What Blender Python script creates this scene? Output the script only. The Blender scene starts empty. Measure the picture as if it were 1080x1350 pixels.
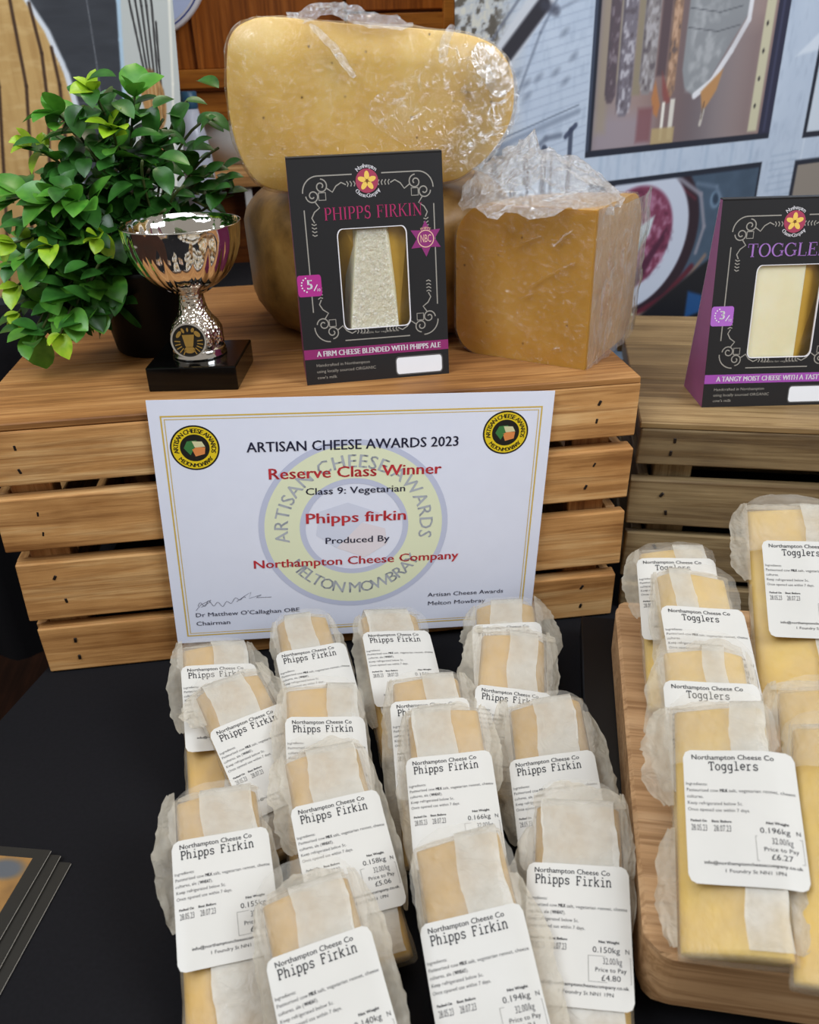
import bpy, bmesh, math, random
from math import sin, cos, pi, radians, sqrt
from mathutils import Vector, Matrix, noise
from mathutils.geometry import tessellate_polygon
import numpy as np

C = bpy.context.scene.collection
scene = bpy.context.scene

# ------------------------------------------------------------------ camera
cam = bpy.data.objects.new('camera', bpy.data.cameras.new('camera'))
C.objects.link(cam)
cam.matrix_world = Matrix(((0.990946, 0.088425, -0.101033, 0.0),
                           (-0.131317, 0.481522, -0.866540, -0.565),
                           (-0.027974, 0.871962, 0.488774, 0.4415),
                           (0, 0, 0, 1)))
cam.data.sensor_fit = 'HORIZONTAL'
cam.data.sensor_width = 36.0
cam.data.lens = 36.0 * 1085.0 / 1080.0
cam.data.clip_start = 0.02
cam.data.dof.use_dof = True
cam.data.dof.focus_distance = 0.58
cam.data.dof.aperture_fstop = 13.0
scene.camera = cam

# ------------------------------------------------------------------ world, lights, exposure
scene.view_settings.view_transform = 'Standard'
scene.view_settings.look = 'None'
scene.view_settings.exposure = 0.0
scene.view_settings.gamma = 1.0
scene.view_settings.use_curve_mapping = False
wd = bpy.data.worlds.new('world'); scene.world = wd; wd.use_nodes = True
wd.node_tree.nodes['Background'].inputs[0].default_value = (1.0, 0.93, 0.84, 1)
wd.node_tree.nodes['Background'].inputs[1].default_value = 0.30

def area(name, loc, target, size, power, color, sy=None):
    l = bpy.data.lights.new(name, 'AREA'); l.energy = power; l.color = color; l.size = size
    if sy: l.shape = 'RECTANGLE'; l.size_y = sy
    o = bpy.data.objects.new(name, l); C.objects.link(o); o.location = loc
    o.rotation_euler = (Vector(target) - Vector(loc)).to_track_quat('-Z', 'Y').to_euler()
    return o
area('window_daylight', (-1.0, -0.7, 1.75), (0.05, 0.05, 0.1), 1.0, 25, (0.84, 0.91, 1.0))
area('roof_daylight', (-0.05, -0.15, 1.75), (0.0, -0.2, 0.1), 0.8, 5, (0.84, 0.91, 1.0))
area('doorway_daylight', (1.3, -0.9, 1.5), (0.35, 0.5, 0.3), 0.9, 30, (0.84, 0.91, 1.0))
area('ceiling_lamp', (0.3, 0.9, 2.1), (0.1, 0.1, 0.1), 0.6, 9, (1.0, 0.86, 0.68))

# ------------------------------------------------------------------ materials
def lin(h):
    if isinstance(h, (tuple, list)): return (*h[:3], 1.0)
    h = h.lstrip('#'); r = [int(h[i:i+2], 16) / 255 for i in (0, 2, 4)]
    return (*[c / 12.92 if c <= .04045 else ((c + .055) / 1.055) ** 2.4 for c in r], 1.0)

class NT:
    def __init__(s, name):
        s.m = bpy.data.materials.new(name); s.m.use_nodes = True; s.t = s.m.node_tree
        s.b = s.t.nodes['Principled BSDF']; s.out = s.t.nodes['Material Output']
    def n(s, typ, **kw):
        x = s.t.nodes.new(typ)
        for k, v in kw.items():
            if k in x.inputs: x.inputs[k].default_value = v
            else: setattr(x, k, v)
        return x
    def l(s, a, b): s.t.links.new(a, b)
    def ramp(s, stops):
        r = s.n('ShaderNodeValToRGB'); e = r.color_ramp.elements
        while len(e) < len(stops): e.new(.5)
        for i, (p, c) in enumerate(stops): e[i].position = p; e[i].color = lin(c)
        return r
    def coord(s, scale=(1, 1, 1), kind='Object', loc=(0, 0, 0)):
        tc = s.n('ShaderNodeTexCoord'); mp = s.n('ShaderNodeMapping')
        mp.inputs['Scale'].default_value = scale; mp.inputs['Location'].default_value = loc
        s.l(tc.outputs[kind], mp.inputs[0]); return mp.outputs[0]
    def bump(s, sock, strength, dist=.001):
        b = s.n('ShaderNodeBump'); b.inputs['Strength'].default_value = strength; b.inputs['Distance'].default_value = dist
        s.l(sock, b.inputs['Height']); return b.outputs[0]

def plain(name, col, rough=.6, metal=0, spec=.5, noise_amt=.06, nscale=60, **kw):
    t = NT(name); b = t.b
    b.inputs['Roughness'].default_value = rough; b.inputs['Metallic'].default_value = metal
    b.inputs['Specular IOR Level'].default_value = spec
    c = lin(col)
    if noise_amt:
        nz = t.n('ShaderNodeTexNoise', Scale=nscale, Detail=4.0); t.l(t.coord(), nz.inputs['Vector'])
        r = t.ramp([(.3, tuple(x * (1 - noise_amt) for x in c[:3])), (.7, tuple(min(1, x * (1 + noise_amt)) for x in c[:3]))])
        t.l(nz.outputs[0], r.inputs[0]); t.l(r.outputs[0], b.inputs['Base Color'])
    else: b.inputs['Base Color'].default_value = c
    for k, v in kw.items(): b.inputs[k].default_value = v
    return t.m

def wood(name, dark, mid, light, axis=0, rough=.6, bump=.25, ring=9.0):
    t = NT(name)
    sc = [38, 38, 38]; sc[axis] = 2.2
    oi = t.n('ShaderNodeObjectInfo')
    tc = t.n('ShaderNodeTexCoord'); mp = t.n('ShaderNodeMapping'); mp.inputs['Scale'].default_value = sc
    add = t.n('ShaderNodeVectorMath', operation='ADD')
    mul = t.n('ShaderNodeMath', operation='MULTIPLY'); mul.inputs[1].default_value = 7.0
    t.l(oi.outputs['Random'], mul.inputs[0]); t.l(tc.outputs['Object'], add.inputs[0]); t.l(mul.outputs[0], add.inputs[1])
    t.l(add.outputs[0], mp.inputs[0])
    n1 = t.n('ShaderNodeTexNoise', Scale=1.0, Detail=6.0, Roughness=.6, Distortion=.6); t.l(mp.outputs[0], n1.inputs['Vector'])
    n2 = t.n('ShaderNodeTexNoise', Scale=ring * .35, Detail=8.0, Roughness=.75); t.l(mp.outputs[0], n2.inputs['Vector'])
    n3 = t.n('ShaderNodeTexNoise', Scale=14.0, Detail=3.0); t.l(add.outputs[0], n3.inputs['Vector'])
    mx = t.n('ShaderNodeMix', data_type='FLOAT'); mx.inputs[0].default_value = .45
    t.l(n1.outputs[0], mx.inputs[2]); t.l(n2.outputs[0], mx.inputs[3])
    mx2 = t.n('ShaderNodeMix', data_type='FLOAT'); mx2.inputs[0].default_value = .25
    t.l(mx.outputs[0], mx2.inputs[2]); t.l(n3.outputs[0], mx2.inputs[3])
    r = t.ramp([(.36, dark), (.5, mid), (.62, light)]); t.l(mx2.outputs[0], r.inputs[0])
    mp2 = t.n('ShaderNodeMapping'); sc2 = [150, 150, 150]; sc2[axis] = 5.0; mp2.inputs['Scale'].default_value = sc2; t.l(add.outputs[0], mp2.inputs[0])
    n5 = t.n('ShaderNodeTexNoise', Scale=1.0, Detail=4.0, Roughness=.7, Distortion=1.0); t.l(mp2.outputs[0], n5.inputs['Vector'])
    r5 = t.ramp([(.38, (.5, .42, .34)), (.56, (1, 1, 1))]); t.l(n5.outputs[0], r5.inputs[0])
    mp3 = t.n('ShaderNodeMapping'); sc3 = [34, 34, 34]; sc3[axis] = 11.0; mp3.inputs['Scale'].default_value = sc3; t.l(add.outputs[0], mp3.inputs[0])
    v6 = t.n('ShaderNodeTexVoronoi', Scale=.55, Randomness=1.0); t.l(mp3.outputs[0], v6.inputs['Vector'])
    r6 = t.ramp([(.10, (.42, .33, .26)), (.22, (1, 1, 1))]); t.l(v6.outputs[0], r6.inputs[0])
    m5 = t.n('ShaderNodeMix', data_type='RGBA', blend_type='MULTIPLY'); m5.inputs[0].default_value = .75; t.l(r.outputs[0], m5.inputs[6]); t.l(r5.outputs[0], m5.inputs[7])
    m6 = t.n('ShaderNodeMix', data_type='RGBA', blend_type='MULTIPLY'); m6.inputs[0].default_value = .6; t.l(m5.outputs[2], m6.inputs[6]); t.l(r6.outputs[0], m6.inputs[7])
    t.l(m6.outputs[2], t.b.inputs['Base Color'])
    t.l(t.bump(mx.outputs[0], bump, .002), t.b.inputs['Normal'])
    t.b.inputs['Roughness'].default_value = rough
    t.b.inputs['Specular IOR Level'].default_value = .3
    return t.m

M = {}
M['crate'] = wood('crate_wood', '#94612f', '#c69258', '#e4bb82', bump=.35)
M['crate_top'] = wood('crate_top_wood', '#80542b', '#a5733f', '#bd8c55', bump=.2)
M['crate_y'] = wood('crate_wood_upright', '#8a5a30', '#b07c48', '#c99a62', axis=2)
M['grey'] = wood('weathered_wood', '#5d4b36', '#85704f', '#a08a64')
M['grey_top'] = wood('weathered_top_wood', '#6e5838', '#8f744c', '#a98c60', bump=.15)
M['grey_y'] = wood('weathered_wood_upright', '#5d4b36', '#85704f', '#a08a64', axis=2)
M['board'] = wood('board_wood', '#a9825a', '#bb946a', '#c8a47c', bump=.15)
M['cabinet'] = wood('cabinet_wood', '#7c4012', '#995419', '#b0672a', axis=2, rough=.35)
M['cabinet_h'] = wood('cabinet_rail_wood', '#84481a', '#a05f20', '#b8742c', axis=0, rough=.35)
M['cabinet_d'] = wood('cabinet_dark_wood', '#4a2410', '#683714', '#7d471d', axis=0, rough=.4)
M['nail'] = plain('nail_metal', '#2a211b', .5, .6)
M['cloth'] = plain('black_tablecloth', '#100f12', .9, spec=.2, nscale=400, noise_amt=.15)
M['black'] = plain('black_plastic', '#09090b', .45, spec=.25)
M['blackcard'] = plain('black_card', '#1b1a1c', .45, nscale=20)
M['marble'] = plain('black_marble', '#050505', .12, spec=.3, nscale=25, noise_amt=.6)
M['white'] = plain('white_paper', '#eeeef0', .6, noise_amt=.01)
M['certpaper'] = plain('certificate_paper', '#e9ebf8', .45, noise_amt=.01)
M['label'] = plain('label_paper', '#c9c5bd', .4, spec=.35, noise_amt=.015)
M['ink'] = plain('black_ink', '#1c1a1e', .6, noise_amt=0)
M['greyink'] = plain('grey_ink', '#5b5958', .6, noise_amt=0)
M['rule'] = plain('label_rule_ink', '#8a8680', .6, noise_amt=0)
for k, c in dict(red='#c8323a', navy='#23233f', gold='#d9b64e', pale='#e9ecc8', lilac='#c6cadf', lilac2='#d9dcec', ringtext='#b3b7bd',
                 sealyellow='#e8c91c', sealblack='#17150f', sealgreen='#3d7a3f', sealorange='#e08a4a', sealcream='#d8d2a2', pinkish='#e9dfe4',
                 magenta='#8c2465', titlepink='#a8265c', purple='#a04ba8', titlelilac='#a070b8', ornament='#9a948a', printwhite='#e6e2e4', badge='#a63a55', flower='#f0c75c',
                 flowerc='#7a4a20', star='#8c2a6e', starline='#e8b9a0', tagmag='#b02a86', taglil='#b067c4').items():
    M[k] = plain('print_' + k, c, .5, noise_amt=0)
M['sidemag'] = plain('magenta_card', '#742a52', .4)
M['sidemag2'] = plain('mauve_card', '#8a4a76', .4)
M['soil'] = plain('dark_soil', '#191410', .95, nscale=200, noise_amt=.5)
M['goldmetal'] = plain('gold_metal', '#e0b764', .25, 1.0)
M['darkenamel'] = plain('dark_enamel', '#17130d', .3)
M['stem'] = plain('plant_stem', '#3d4a1c', .6)
M['bluecap'] = plain('blue_cap_plastic', '#28506a', .4)
M['bottle'] = plain('milky_plastic', '#b8bcc8', .3)
M['off'] = plain('painted_white', '#cfcac4', .6)
M['photo_edge'] = plain('leaflet_card', '#262420', .45, spec=.3)

def leaf_mat(name, dark, light):
    t = NT(name)
    g = t.n('ShaderNodeTexNoise', Scale=90.0, Detail=2.0); t.l(t.coord(), g.inputs['Vector'])
    r = t.ramp([(.3, dark), (.7, light)]); t.l(g.outputs[0], r.inputs[0]); t.l(r.outputs[0], t.b.inputs['Base Color'])
    t.b.inputs['Roughness'].default_value = .32
    t.b.inputs['Subsurface Weight'].default_value = 0
    tr = t.n('ShaderNodeBsdfTranslucent'); t.l(r.outputs[0], tr.inputs[0])
    mx = t.n('ShaderNodeMixShader'); mx.inputs[0].default_value = .2
    t.l(t.b.outputs[0], mx.inputs[1]); t.l(tr.outputs[0], mx.inputs[2]); t.l(mx.outputs[0], t.out.inputs[0])
    return t.m
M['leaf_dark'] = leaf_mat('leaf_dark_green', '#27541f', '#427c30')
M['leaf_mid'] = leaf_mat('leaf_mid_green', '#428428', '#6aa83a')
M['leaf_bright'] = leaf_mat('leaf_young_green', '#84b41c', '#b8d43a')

def chrome():
    t = NT('polished_silver'); b = t.b
    b.inputs['Base Color'].default_value = lin('#f2eee8'); b.inputs['Metallic'].default_value = 1; b.inputs['Roughness'].default_value = .07
    return t.m
M['silver'] = chrome()
def silver_emb():
    t = NT('embossed_silver'); b = t.b
    b.inputs['Base Color'].default_value = lin('#e2d8ca'); b.inputs['Metallic'].default_value = 1; b.inputs['Roughness'].default_value = .16
    v = t.n('ShaderNodeTexVoronoi', Scale=420.0); t.l(t.coord(), v.inputs['Vector'])
    t.l(t.bump(v.outputs[0], .8, .001), b.inputs['Normal']); return t.m
M['silver_emb'] = silver_emb()

def cheese(name, c0, c1, c2, sss=.25, spots=True, scale=30):
    t = NT(name); b = t.b
    v = t.coord()
    n1 = t.n('ShaderNodeTexNoise', Scale=scale * .4, Detail=5.0, Roughness=.6); t.l(v, n1.inputs['Vector'])
    r = t.ramp([(.3, c0), (.5, c1), (.7, c2)]); t.l(n1.outputs[0], r.inputs[0])
    col = r.outputs[0]
    if spots:
        n2 = t.n('ShaderNodeTexVoronoi', Scale=scale * 2.6, Randomness=1.0); t.l(v, n2.inputs['Vector'])
        rs = t.ramp([(.0, (1, 1, 1)), (.045, (1, 1, 1)), (.10, (0, 0, 0))]); t.l(n2.outputs[0], rs.inputs[0])
        n4 = t.n('ShaderNodeTexNoise', Scale=scale * .7, Detail=1.0); t.l(v, n4.inputs['Vector'])
        r4 = t.ramp([(.40, (0, 0, 0)), (.46, (.8, .8, .8))]); t.l(n4.outputs[0], r4.inputs[0])
        mm = t.n('ShaderNodeMath', operation='MULTIPLY'); t.l(rs.outputs[0], mm.inputs[0]); t.l(r4.outputs[0], mm.inputs[1])
        mx = t.n('ShaderNodeMix', data_type='RGBA'); t.l(mm.outputs[0], mx.inputs[0]); t.l(col, mx.inputs[6]); mx.inputs[7].default_value = lin('#6a4a20')
        col = mx.outputs[2]
    t.l(col, b.inputs['Base Color'])
    b.inputs['Roughness'].default_value = .42
    b.inputs['Subsurface Weight'].default_value = sss; b.inputs['Subsurface Radius'].default_value = (.01, .006, .003); b.inputs['Subsurface Scale'].default_value = 1
    n3 = t.n('ShaderNodeTexNoise', Scale=scale * 6, Detail=3.0); t.l(v, n3.inputs['Vector'])
    t.l(t.bump(n3.outputs[0], .15, .0006), b.inputs['Normal'])
    return t.m
M['cheese_big'] = cheese('cheese_pale_gold', '#bf9440', '#d4ad5a', '#e0c27a')
M['cheese_qtr'] = cheese('cheese_deep_gold', '#b07e26', '#c29038', '#cc9e4c')
M['cheese_pack'] = cheese('cheese_golden', '#b98c24', '#c99c34', '#d4aa48', spots=False, sss=0)
M['cheese_pack2'] = cheese('cheese_butter', '#caa034', '#d8b248', '#e2c264', spots=False, sss=0)
M['cheese_window'] = cheese('cheese_cream', '#e6d9a8', '#efe5bf', '#f4ecd0', spots=False)
M['rind'] = cheese('cheese_rind', '#5f4420', '#8f6a34', '#b08a4c', sss=0, scale=60)
M['rind2'] = cheese('cheese_rind_pale', '#a8823c', '#c09a50', '#d8b468', sss=0, scale=50)

def cling(name, base=.06, streak=.5, scale=90, stretch=(1, 1, 1), strength=.9, white=.0, tint=(.74, .73, .72, 1)):
    t = NT(name); t.t.nodes.remove(t.b)
    v = t.coord(stretch)
    n1 = t.n('ShaderNodeTexNoise', Scale=scale, Detail=4.0, Roughness=.6, Distortion=1.6); t.l(v, n1.inputs['Vector'])
    bp = t.bump(n1.outputs[0], strength, .004)
    gl = t.n('ShaderNodeBsdfGlossy', Roughness=.14); gl.inputs[0].default_value = (1, 1, 1, 1); t.l(bp, gl.inputs['Normal'])
    df = t.n('ShaderNodeBsdfDiffuse'); df.inputs[0].default_value = tint; t.l(bp, df.inputs['Normal'])
    mg = t.n('ShaderNodeMixShader'); mg.inputs[0].default_value = white; t.l(gl.outputs[0], mg.inputs[1]); t.l(df.outputs[0], mg.inputs[2])
    tr = t.n('ShaderNodeBsdfTransparent')
    n2 = t.n('ShaderNodeTexNoise', Scale=scale * .45, Detail=5.0, Roughness=.7, Distortion=2.5); t.l(v, n2.inputs['Vector'])
    r = t.ramp([(.52, (base,) * 3), (.68, (streak,) * 3)]); t.l(n2.outputs[0], r.inputs[0])
    lw = t.n('ShaderNodeLayerWeight', Blend=.25); mx = t.n('ShaderNodeMath', operation='MAXIMUM')
    ml = t.n('ShaderNodeMath', operation='MULTIPLY'); ml.inputs[1].default_value = .5
    t.l(lw.outputs['Facing'], ml.inputs[0]); t.l(ml.outputs[0], mx.inputs[0]); t.l(r.outputs[0], mx.inputs[1])
    m = t.n('ShaderNodeMixShader'); t.l(mx.outputs[0], m.inputs[0]); t.l(tr.outputs[0], m.inputs[1]); t.l(mg.outputs[0], m.inputs[2])
    t.l(m.outputs[0], t.out.inputs[0]); return t.m
M['cling'] = cling('cling_film', .04, .14, 120)
M['cling_wr'] = cling('cling_film_wrinkled', .03, .62, 210)
M['cling_bright'] = cling('cling_film_frosted', .45, .95, 320, white=.8, tint=(1, .96, .86, 1))
M['cling_tuft'] = cling('cling_film_bunched', .36, .8, 260, white=.4)
M['cling_side'] = cling('cling_film_streaky', .34, .8, 120, stretch=(1.0, 1.0, .22), white=.3)
M['cling_box'] = cling('window_film', .05, .1, 60, strength=.3)

def waxed(name, tr_amt, col, rough=.38, bscale=75, bst=.5):
    t = NT(name); b = t.b
    b.inputs['Base Color'].default_value = lin(col); b.inputs['Roughness'].default_value = rough
    v = t.coord()
    n1 = t.n('ShaderNodeTexNoise', Scale=bscale, Detail=5.0, Roughness=.6, Distortion=1.2); t.l(v, n1.inputs['Vector'])
    t.l(t.bump(n1.outputs[0], bst, .003), b.inputs['Normal'])
    tl = t.n('ShaderNodeBsdfTranslucent'); tl.inputs[0].default_value = lin(col)
    m1 = t.n('ShaderNodeMixShader'); m1.inputs[0].default_value = .3; t.l(b.outputs[0], m1.inputs[1]); t.l(tl.outputs[0], m1.inputs[2])
    tr = t.n('ShaderNodeBsdfTransparent')
    n2 = t.n('ShaderNodeTexNoise', Scale=45.0, Detail=3.0, Roughness=.6); t.l(v, n2.inputs['Vector'])
    r = t.ramp([(.35, (min(1, tr_amt * 1.2),) * 3), (.65, (tr_amt * .75,) * 3)]); t.l(n2.outputs[0], r.inputs[0])
    m = t.n('ShaderNodeMixShader'); t.l(r.outputs[0], m.inputs[0]); t.l(tr.outputs[0], m.inputs[1]); t.l(m1.outputs[0], m.inputs[2])
    t.l(m.outputs[0], t.out.inputs[0]); return t.m
M['wax'] = waxed('waxed_paper', .26, '#e6dcc6', rough=.28, bst=.8)
M['wax_hood'] = waxed('waxed_paper_hood', .26, '#e9e4d8', rough=.24, bst=1.0, bscale=95)
M['wax_flap'] = waxed('waxed_paper_flap', .60, '#d6ccb8', rough=.3, bst=1.0)
M['wax_band'] = waxed('waxed_paper_double', .80, '#dedacf', rough=.28, bst=.6)

def vcol(name, rough=.5, emit=0):
    t = NT(name); a = t.n('ShaderNodeVertexColor'); a.layer_name = 'paint'
    t.l(a.outputs[0], t.b.inputs['Base Color']); t.b.inputs['Roughness'].default_value = rough; return t.m
M['print'] = vcol('printed_vinyl', .38)
M['photo'] = vcol('printed_photo', .3)

# ------------------------------------------------------------------ object helpers
def mesh(name, verts, faces, mat, parent=None, smooth=False, kind=None):
    me = bpy.data.meshes.new(name); me.from_pydata([tuple(v) for v in verts], [], faces); me.update()
    o = bpy.data.objects.new(name, me); C.objects.link(o)
    if mat is not None: me.materials.append(M[mat] if isinstance(mat, str) else mat)
    if smooth: me.shade_smooth()
    if parent is not None: o.parent = parent
    if kind: o['kind'] = kind
    return o
def thing(name, label, cat, loc=(0, 0, 0), rot=(0, 0, 0), group=None, mat4=None):
    o = bpy.data.objects.new(name, None); C.objects.link(o); o.empty_display_size = .02
    if mat4 is not None: o.matrix_world = mat4
    else: o.location = loc; o.rotation_euler = rot
    tag(o, label, cat, group); return o
def tag(o, label, cat, group=None):
    o['label'] = label; o['category'] = cat
    if group: o['group'] = group
    return o
def bbox(name, x0, x1, y0, y1, z0, z1, mat, parent=None, bev=.001, jit=0, seed=0, kind=None, rot=None, segs=1):
    bm = bmesh.new(); bmesh.ops.create_cube(bm, size=1)
    rnd = random.Random(seed)
    for v in bm.verts:
        v.co = Vector((x0 if v.co.x < 0 else x1, y0 if v.co.y < 0 else y1, z0 if v.co.z < 0 else z1))
        if jit: v.co += Vector([rnd.uniform(-jit, jit) for _ in range(3)])
    if bev: bmesh.ops.bevel(bm, geom=bm.edges[:], offset=bev, segments=segs, affect='EDGES', profile=.5)
    me = bpy.data.meshes.new(name); 
    cx = Vector(((x0 + x1) / 2, (y0 + y1) / 2, (z0 + z1) / 2))
    for v in bm.verts: v.co -= cx
    bm.to_mesh(me); bm.free(); me.materials.append(M[mat] if isinstance(mat, str) else mat)
    o = bpy.data.objects.new(name, me); C.objects.link(o); o.location = cx
    if rot: o.rotation_euler = rot
    if parent is not None: o.parent = parent
    if kind: o['kind'] = kind
    return o
def lathe(name, prof, mat, parent=None, n=48, rf=None, cap=True, smooth=True, loc=(0, 0, 0)):
    V, F = [], []
    for j, (r, z) in enumerate(prof):
        for i in range(n):
            a = 2 * pi * i / n; rr = rf(r, z, a) if rf else r
            V.append((rr * cos(a) + loc[0], rr * sin(a) + loc[1], z + loc[2]))
    for j in range(len(prof) - 1):
        for i in range(n):
            k = (i + 1) % n; F.append((j*n+i, j*n+k, (j+1)*n+k, (j+1)*n+i))
    if cap:
        F.append(tuple(range(n))[::-1]); F.append(tuple((len(prof)-1)*n+i for i in range(n)))
    return mesh(name, V, F, mat, parent, smooth)
def tube(name, pts, r, mat, parent=None, n=6):
    V, F = [], []
    P = [Vector(p) for p in pts]
    for i, p in enumerate(P):
        t = (P[min(i+1, len(P)-1)] - P[max(i-1, 0)]).normalized()
        u = t.orthogonal().normalized() if i == 0 else (u - t * u.dot(t)).normalized()
        w = t.cross(u); rr = r[i] if isinstance(r, (list, tuple)) else r
        for k in range(n):
            a = 2*pi*k/n; V.append(p + (u*cos(a) + w*sin(a)) * rr)
    for i in range(len(P)-1):
        for k in range(n):
            q = (k+1) % n; F.append((i*n+k, i*n+q, (i+1)*n+q, (i+1)*n+k))
    F.append(tuple(range(n))[::-1]); F.append(tuple((len(P)-1)*n+k for k in range(n)))
    return mesh(name, V, F, mat, parent, True)

# ------------------------------------------------------------------ 2D print kit (everything in metres on a surface)
class Ink:
    def __init__(s): s.V = []; s.F = []
    def addm(s, V, F):
        o = len(s.V); s.V += V; s.F += [tuple(i + o for i in f) for f in F]
    def poly(s, pts, holes=()):
        loops = [[Vector((p[0], p[1], 0)) for p in l] for l in [pts, *holes]]
        V = [(p[0], p[1]) for l in loops for p in l]
        s.addm(V, [tuple(t) for t in tessellate_polygon(loops)]); return s
    def rect(s, x0, y0, x1, y1): s.addm([(x0, y0), (x1, y0), (x1, y1), (x0, y1)], [(0, 1, 2, 3)]); return s
    def grid(s, x0, y0, x1, y1, nx, ny):
        V = [(x0 + (x1-x0)*i/nx, y0 + (y1-y0)*j/ny) for j in range(ny+1) for i in range(nx+1)]
        s.addm(V, [(j*(nx+1)+i, j*(nx+1)+i+1, (j+1)*(nx+1)+i+1, (j+1)*(nx+1)+i) for j in range(ny) for i in range(nx)]); return s
    def ring(s, cx, cy, r0, r1, a0=0, a1=2*pi, n=48):
        V = []; F = []
        for i in range(n+1):
            a = a0 + (a1-a0)*i/n
            V += [(cx + r0*cos(a), cy + r0*sin(a)), (cx + r1*cos(a), cy + r1*sin(a))]
        for i in range(n): F.append((2*i, 2*i+1, 2*i+3, 2*i+2))
        s.addm(V, F); return s
    def disc(s, cx, cy, rx, ry=None, n=32, rot=0):
        ry = ry or rx
        V = []
        for i in range(n):
            a = 2*pi*i/n; x, y = rx*cos(a), ry*sin(a); V.append((cx + x*cos(rot) - y*sin(rot), cy + x*sin(rot) + y*cos(rot)))
        s.addm(V, [tuple(range(n))]); return s
    def line(s, pts, w):
        V, F = [], []
        n = len(pts)
        for i, p in enumerate(pts):
            a = pts[max(i-1, 0)]; b = pts[min(i+1, n-1)]
            dx, dy = b[0]-a[0], b[1]-a[1]; L = math.hypot(dx, dy) or 1
            ww = (w[i] if isinstance(w, (list, tuple)) else w) / 2
            V += [(p[0] - dy/L*ww, p[1] + dx/L*ww), (p[0] + dy/L*ww, p[1] - dx/L*ww)]
        for i in range(n-1): F.append((2*i, 2*i+1, 2*i+3, 2*i+2))
        s.addm(V, F); return s
    def place(s, other, x, y, rot=0, sx=1, sy=None):
        sy = sx if sy is None else sy; c, q = cos(rot), sin(rot)
        s.addm([(x + a*sx*c - b*sy*q, y + a*sx*q + b*sy*c) for a, b in other.V], other.F); return s
    def build(s, name, mat, fn, parent, kind=None, maxlen=None):
        V, F = s.V, s.F
        return mesh(name, [fn(u, v) for u, v in V], F, mat, parent, kind=kind)

GL = {}
def _raw(body, off):
    c = bpy.data.curves.new('g', 'FONT'); c.body = body; c.size = 1; c.offset = off; c.resolution_u = 2
    o = bpy.data.objects.new('g', c); C.objects.link(o)
    dg = bpy.context.evaluated_depsgraph_get(); dg.update()
    m = bpy.data.meshes.new_from_object(o.evaluated_get(dg))
    V = [(v.co.x, v.co.y) for v in m.vertices]; F = [tuple(p.vertices) for p in m.polygons]
    bpy.data.objects.remove(o); bpy.data.curves.remove(c); bpy.data.meshes.remove(m)
    return V, F
CAPH = None
def glyph(ch, off=0.0):
    global CAPH
    if CAPH is None:
        CAPH = max(v[1] for v in _raw('H', 0)[0])
    k = (ch, off)
    if k in GL: return GL[k]
    if ('|b', 0) not in GL:
        GL[('|b', 0)] = max(v[0] for v in _raw('HH', 0)[0])
    V1, _ = _raw('H' + ch + 'H', 0)
    adv = max(v[0] for v in V1) - GL[('|b', 0)]
    V, F = _raw(ch, 0) if ch != ' ' else ([], [])
    g = Ink(); g.addm(V, F)
    if off and V: g.addm([(x + off*2.4, y) for x, y in V], F)     # doubled stroke = bold
    GL[k] = (g, adv); return GL[k]

# typewriter / serif letters drawn as strokes (cell 0.6 wide, cap height .62)
def arc(cx, cy, rx, ry, a0, a1, n=10):
    return [(cx + rx*cos(radians(a0 + (a1-a0)*i/n)), cy + ry*sin(radians(a0 + (a1-a0)*i/n))) for i in range(n+1)]
SL = {
 'P': [[(.12,0),(.12,.62)],[(.03,0),(.25,0)],[(.03,.62),(.3,.62)]+arc(.33,.46,.17,.16,90,-90)+[(.12,.30)]],
 'h': [[(.1,0),(.1,.66)],[(.03,.66),(.1,.66)],[(.02,0),(.2,0)],[(.1,.34)]+arc(.29,.3,.15,.15,150,0)+[(.44,0)],[(.35,0),(.54,0)]],
 'i': [[(.14,.44),(.3,.44),(.3,0)],[(.1,0),(.5,0)],[(.27,.58),(.27,.66)],[(.30,.58),(.30,.66)]],
 'p': [[(.02,.44),(.1,.44),(.1,-.2)],[(.02,-.2),(.24,-.2)],arc(.3,.22,.2,.22,0,360,16)],
 's': [[(.47,.34),(.47,.42)],arc(.3,.33,.17,.11,20,200,8)+[(.2,.25),(.42,.19)]+arc(.3,.11,.18,.11,30,-170,9),[(.11,.1),(.11,.01)]],
 'F': [[(.12,0),(.12,.62)],[(.03,0),(.27,0)],[(.03,.62),(.5,.62),(.5,.48)],[(.12,.33),(.34,.33)],[(.34,.4),(.34,.26)]],
 'r': [[(.05,.44),(.18,.44),(.18,0)],[(.05,0),(.38,0)],[(.18,.28)]+arc(.36,.28,.18,.16,170,50,7)],
 'k': [[(.1,0),(.1,.66)],[(.03,.66),(.1,.66)],[(.02,0),(.18,0)],[(.1,.17),(.42,.44)],[(.34,.44),(.52,.44)],[(.22,.27),(.45,0)],[(.36,0),(.54,0)]],
 'n': [[(.03,.44),(.1,.44),(.1,0)],[(.02,0),(.2,0)],[(.1,.3)]+arc(.29,.28,.15,.17,150,0)+[(.44,0)],[(.35,0),(.54,0)]],
 'T': [[(.05,.48),(.05,.62),(.55,.62),(.55,.48)],[(.3,.62),(.3,0)],[(.18,0),(.42,0)]],
 'o': [arc(.3,.22,.2,.22,0,360,18)],
 'g': [arc(.27,.23,.18,.2,0,360,16),[(.54,.44),(.45,.44),(.45,-.08)]+arc(.3,-.08,.15,.13,0,-100,7)+[(.14,-.21)]],
 'l': [[(.14,.66),(.3,.66),(.3,0)],[(.1,0),(.5,0)]],
 'e': [[(.1,.24),(.5,.24)]+arc(.3,.24,.2,.21,0,310,15)],
}
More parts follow.
